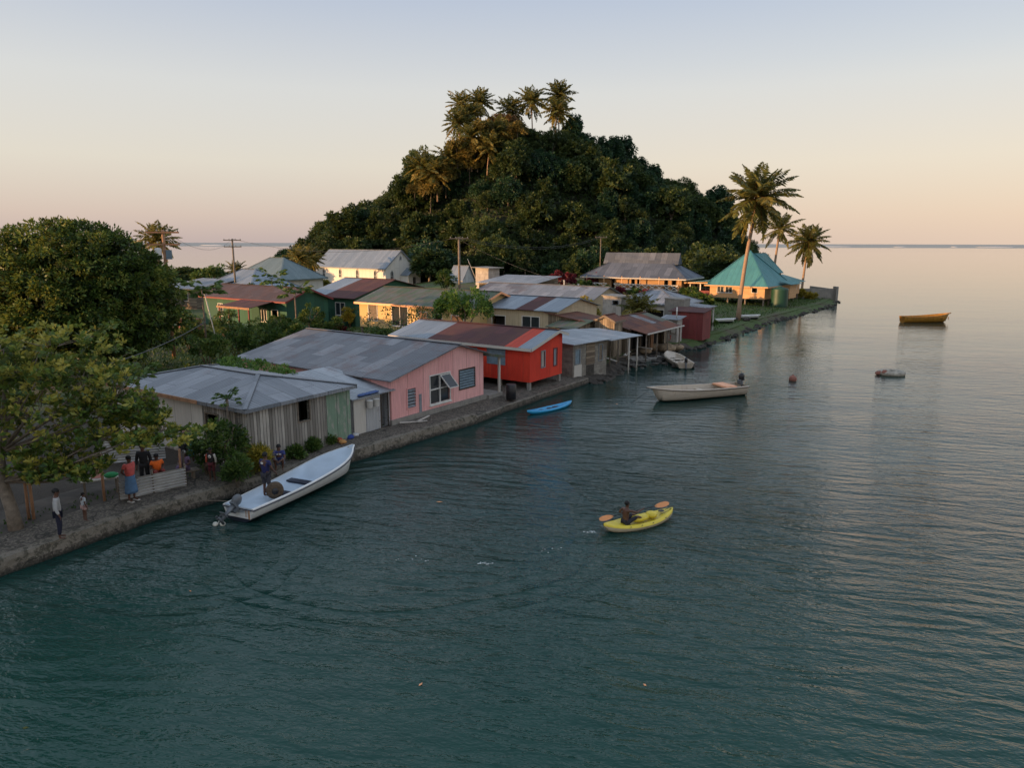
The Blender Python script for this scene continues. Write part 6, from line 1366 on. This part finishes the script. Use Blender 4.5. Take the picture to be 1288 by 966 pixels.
for i, (px, row, s_) in enumerate(((553, 632, .13), (530, 862, .07), (812, 862, .05), (33, 918, .06), (776, 508, .10), (240, 745, .05))):
    x, y = G(px, row, 0); mb = MB(); mb.face([(-s_, 0, .012), (0, -s_ * .5, .02), (s_, 0, .012), (0, s_ * .5, .006)]); mb.face([(-s_, 0, .008), (0, s_ * .5, .002), (s_, 0, .008), (0, -s_ * .5, .016)])
    tag(mb.build('leaf', M['orng'] if i != 3 else M['leafy'], None, (x, y, 0), i * 1.1), 'single orange leaf drifting on the water ' + ('between the white boat and the blue kayak', 'at the bottom centre', 'at the bottom right of the centre', 'at the bottom left corner', 'off the block house posts', 'below the path at the left')[i], 'leaf')

# ================================================================== PEOPLE
def at(px, row, z=.55): return G(px, row, z)
x, y = at(77, 679, .55)
person('person in an open pale grey jacket and dark trousers standing barefoot on the path', (x, y, .55), R(-60), cloth('grey_jacket', (.36, .35, .34)), cloth('navy_trousers', (.012, .013, .03)), h=1.62, sleeves='long', legs='long')
x, y = at(108, 657, .55)
person('small child in a white top and pink shorts standing on the path', (x, y, .55), R(-35), cloth('white_top', (.50, .54, .58)), cloth('pale_shorts', (.5, .33, .30)), h=.98, legs='mini', arms={'elL': (-.25, .02, 1.15), 'wrL': (-.12, .14, 1.25)})
x, y = at(167, 631, .55)
person('woman in a coral red shirt and blue skirt standing in sandals by the tin fence', (x, y, .55), R(-110), cloth('coral_shirt', (.55, .10, .09)), cloth('blue_skirt', (.08, .16, .28)), h=1.66, skirt=True, fat=1.12, shoes=M['whitep'], arms={'elL': (-.27, -.08, 1.13), 'wrL': (-.12, -.17, 1.02), 'elR': (.27, -.08, 1.13), 'wrR': (.12, -.17, 1.02)})
x, y = at(178, 616, .55)
person('person in dark clothes standing in the shade behind the woman in red', (x, y + .35, .5), R(200), cloth('black_clothes', (.012, .012, .014)), cloth('black_clothes', (.012, .012, .014)), h=1.68, sleeves='long')
bx = bpy.data.objects['bench']; bl = bx.location; a = bx.rotation_euler.z
def onbench(u, v=0): return (bl.x + u * math.cos(a) - v * math.sin(a), bl.y + u * math.sin(a) + v * math.cos(a))
x, y = onbench(-.25)
person('person in a bright orange shirt sitting on the bench behind the tin fence', (x, y, .88), a + PI, cloth('orange_shirt', (.80, .14, .015)), cloth('dark_red_skirt', (.2, .03, .02)), pose='sit', h=1.62, fat=1.15)
x, y = onbench(.75)
person('grey-haired person in a faded purple dress sitting at the bench end', (x, y, .88), a + PI * .8, cloth('purple_dress', (.14, .09, .15)), cloth('purple_dress', (.14, .09, .15)), pose='sit', h=1.5, hair='hairg')
x, y = at(226, 600, .55)
person('person in dark clothes half hidden behind the bamboo post', (x, y + .5, .5), R(160), cloth('black_clothes', (.012, .012, .014)), cloth('grey_cloth', (.10, .10, .11)), h=1.5, hair='hairg')
x, y = at(239, 586, .55)
person('person in a pink top and teal skirt standing at the board house doorway', (x, y + .1, .62), R(20), cloth('pink_top', (.50, .18, .20)), cloth('teal_skirt', (.02, .24, .30)), h=1.62, skirt=True, arms={'elR': (.26, .12, 1.12), 'wrR': (.28, .34, 1.15)})
x, y = at(268, 606, .55)
ps = person('child in a black shirt with a white round print and orange sleeves on the path', (x, y, .56), R(175), cloth('black_shirt', (.015, .012, .013)), cloth('maroon_shorts', (.10, .015, .02)), h=1.32, sleeves='short', legs='short')
mb = MB(); mb.blob((0, .128, 1.27), (.085, .02, .085), 16, 6); mb.build('round_print', M['whitep'], ps)
mb = MB(); mb.blob((0, .15, 1.265), (.045, .01, .02), 10, 4); mb.build('print_mark', M['black'], ps)
for k in (-1, 1): mb = MB(); mb.tube([(k * .16, .02, 1.38), (k * .225, -.005, 1.16), (k * .245, .03, .95)], [.07, .056, .045], 8); mb.build('sleeve', cloth('orange_sleeve', (.5, .09, .05)) if k > 0 else M['pboard'], ps)
x, y = at(353, 590, .55)
pj = person('man in a blue printed shirt crouching on the path above the white boat', (x, y, .56), R(190), cloth('blue_shirt', (.03, .04, .16)), cloth('faded_shorts', (.10, .12, .16)), pose='squat', h=1.66, legs='short')
mb = MB(); mb.blob((0, .19, .66), (.13, .03, .05), 10, 5, .1); mb.build('shirt_print', M['pboard'], pj)
# man standing in the boat with a round basket
c_, s_ = math.cos(wb.rotation_euler.z), math.sin(wb.rotation_euler.z)
def inboat(u, v): return (wb.location.x + u * c_ - v * s_, wb.location.y + u * s_ + v * c_)
x, y = inboat(1.55, .12)
pm = person('man in a navy shirt standing in the stern of the white boat', (x, y, .33), R(-25), cloth('navy_shirt', (.016, .020, .09)), cloth('grey_shorts', (.04, .04, .05)), h=1.72, legs='short', arms={'elR': (.27, .04, 1.10), 'wrR': (.22, .24, .90), 'elL': (-.27, .04, 1.10), 'wrL': (-.18, .26, .90)})
mb = MB(); mb.blob((-.02, -.135, 1.32), (.07, .01, .05), 8, 4); mb.build('shirt_print', M['whitep'], pm)
x, y = inboat(1.50, -.30)
t = empty('basket_drum', (x, y, .68), R(-40)); tag(t, 'round brown drum-like bundle held against the legs of the man in the boat', 'basket')
t.rotation_euler = (R(90), 0, R(25)); mb = MB(); mb.lathe([(.12, -.14), (.27, -.13), (.31, -.06), (.31, .06), (.27, .13), (.13, .14)], 22); mb.build('rim', plain('brown_weave', (.085, .058, .036), .9, 0, .4, 14, .02), t)
mb = MB(); mb.lathe([(.13, .05), (.12, .146), (.005, .147)], 18); mb.build('dark_centre', M['black'], t)
# kayaker
x = ky.location.x; y = ky.location.y; a = ky.rotation_euler.z
kx, kyy = x + .92 * math.cos(a), y + .92 * math.sin(a)
pk = person('shirtless boy in dark shorts sitting in the yellow kayak and paddling', (kx, kyy, .12), a - PI / 2, None, cloth('dark_shorts', (.02, .02, .03)), pose='kayak', h=1.55, legs='short', bare=True,
            arms={'elL': (-.32, -.06, .42), 'wrL': (-.22, .08, .38), 'elR': (.26, .32, .52), 'wrR': (.20, .60, .56)})
s = 1.55 / 1.7
wl = Vector((-.20, .12, .36)) * s; wr = Vector((.19, .66, .56)) * s
rot = Matrix.Rotation(a - PI / 2, 4, 'Z'); base = Vector((kx, kyy, .12)); A = base + rot @ wl; B = base + rot @ wr; d = (B - A).normalized(); mid_ = (A + B) / 2
t = empty('paddle', mid_); tag(t, 'double-bladed paddle with orange blades held by the boy in the kayak', 'paddle')
mb = MB(); mb.tube([-d * .78, d * .78], .016, 8); mb.build('shaft', M['black'], t)
for k in (-1, 1):
    mb = MB(); u = d * k; sd_ = Vector((0, 0, 1)).cross(d).normalized(); nrm = d.cross(sd_); w_ = sd_ * .3 + nrm * .95; w_.normalize(); th_ = d.cross(w_) * .012; pr = [(.72, .02), (.82, .065), (.95, .09), (1.1, .085), (1.19, .05), (1.22, .0)]
    mb.quads([[u * r_ + w_ * b_ + th_, u * r_ - w_ * b_ + th_, u * r_ - w_ * b_ - th_, u * r_ + w_ * b_ - th_] for r_, b_ in pr], 0, True, False, True); mb.build('blade', M['orng'], t)

# ================================================================== LIGHT, SKY, CAMERA
w = bpy.data.worlds.new('World'); scene.world = w; t = NT(w)
az = math.atan2(SUN_AZ[0], SUN_AZ[1])     # clockwise from +Y
sky = t.n('ShaderNodeTexSky', sky_type='NISHITA'); sky.sun_disc = False; sky.sun_elevation = R(SUN_EL); sky.sun_rotation = az; sky.dust_density = 1.5; sky.ozone_density = 1.5
tc = t.n('ShaderNodeTexCoord').outputs['Generated']; z = t.n('ShaderNodeSeparateXYZ', {0: tc})
el = t.math('MAXIMUM', z.outputs[2], 0.0)
air = t.ramp(el, SKY)
warm = t.math('MULTIPLY', t.ramp(t.math('ADD', t.math('MULTIPLY', z.outputs[0], .5), .5), [(.35, 0.0), (.85, 1.0)]), t.ramp(el, [(0.0, .7), (.22, 0.0)]))
air = t.mix(warm, air, (.70, .53, .39))
bg1 = t.n('ShaderNodeBackground', {'Color': sky.outputs[0], 'Strength': SKY_N}); bg2 = t.n('ShaderNodeBackground', {'Color': air, 'Strength': SKY_G}); ad = t.n('ShaderNodeAddShader'); t.set(ad.inputs[0], bg1); t.set(ad.inputs[1], bg2)
t.t.links.new(ad.outputs[0], t.n('ShaderNodeOutputWorld').inputs['Surface'])
sl = bpy.data.lights.new('sun', 'SUN'); sl.energy = SUN_E; sl.color = SUN_C; sl.angle = R(.55); so = bpy.data.objects.new('sun', sl); COL.objects.link(so)
dv = Vector((SUN_AZ[0] * math.cos(R(SUN_EL)), SUN_AZ[1] * math.cos(R(SUN_EL)), math.sin(R(SUN_EL)))); so.rotation_euler = dv.to_track_quat('Z', 'Y').to_euler(); so.location = (-60, -20, 60)
cd = bpy.data.cameras.new('camera'); cam = bpy.data.objects.new('camera', cd); COL.objects.link(cam); cam.location = (0, 0, CH)
cam.rotation_euler = (R(90) - PITCH, 0, 0); cam.rotation_mode = 'XYZ'
cam.rotation_euler = (Matrix.Rotation(R(90) - PITCH, 3, 'X') @ Matrix.Rotation(R(.14), 3, 'Z')).to_euler()
cd.sensor_width = 36; cd.lens = FPX / 1288 * 36; cd.clip_end = 20000; cd.clip_start = .1; scene.camera = cam
scene.view_settings.view_transform = 'Standard'; scene.view_settings.look = 'None'; scene.view_settings.exposure = EXPO; scene.view_settings.gamma = 1
scene.render.engine = 'CYCLES'; scene.cycles.use_denoising = True; scene.cycles.max_bounces = 6; scene.cycles.diffuse_bounces = 2; scene.cycles.glossy_bounces = 3; scene.cycles.transmission_bounces = 2; scene.cycles.transparent_max_bounces = 4
scene.cycles.sample_clamp_indirect = 4; scene.cycles.use_adaptive_sampling = True; scene.cycles.adaptive_threshold = .02
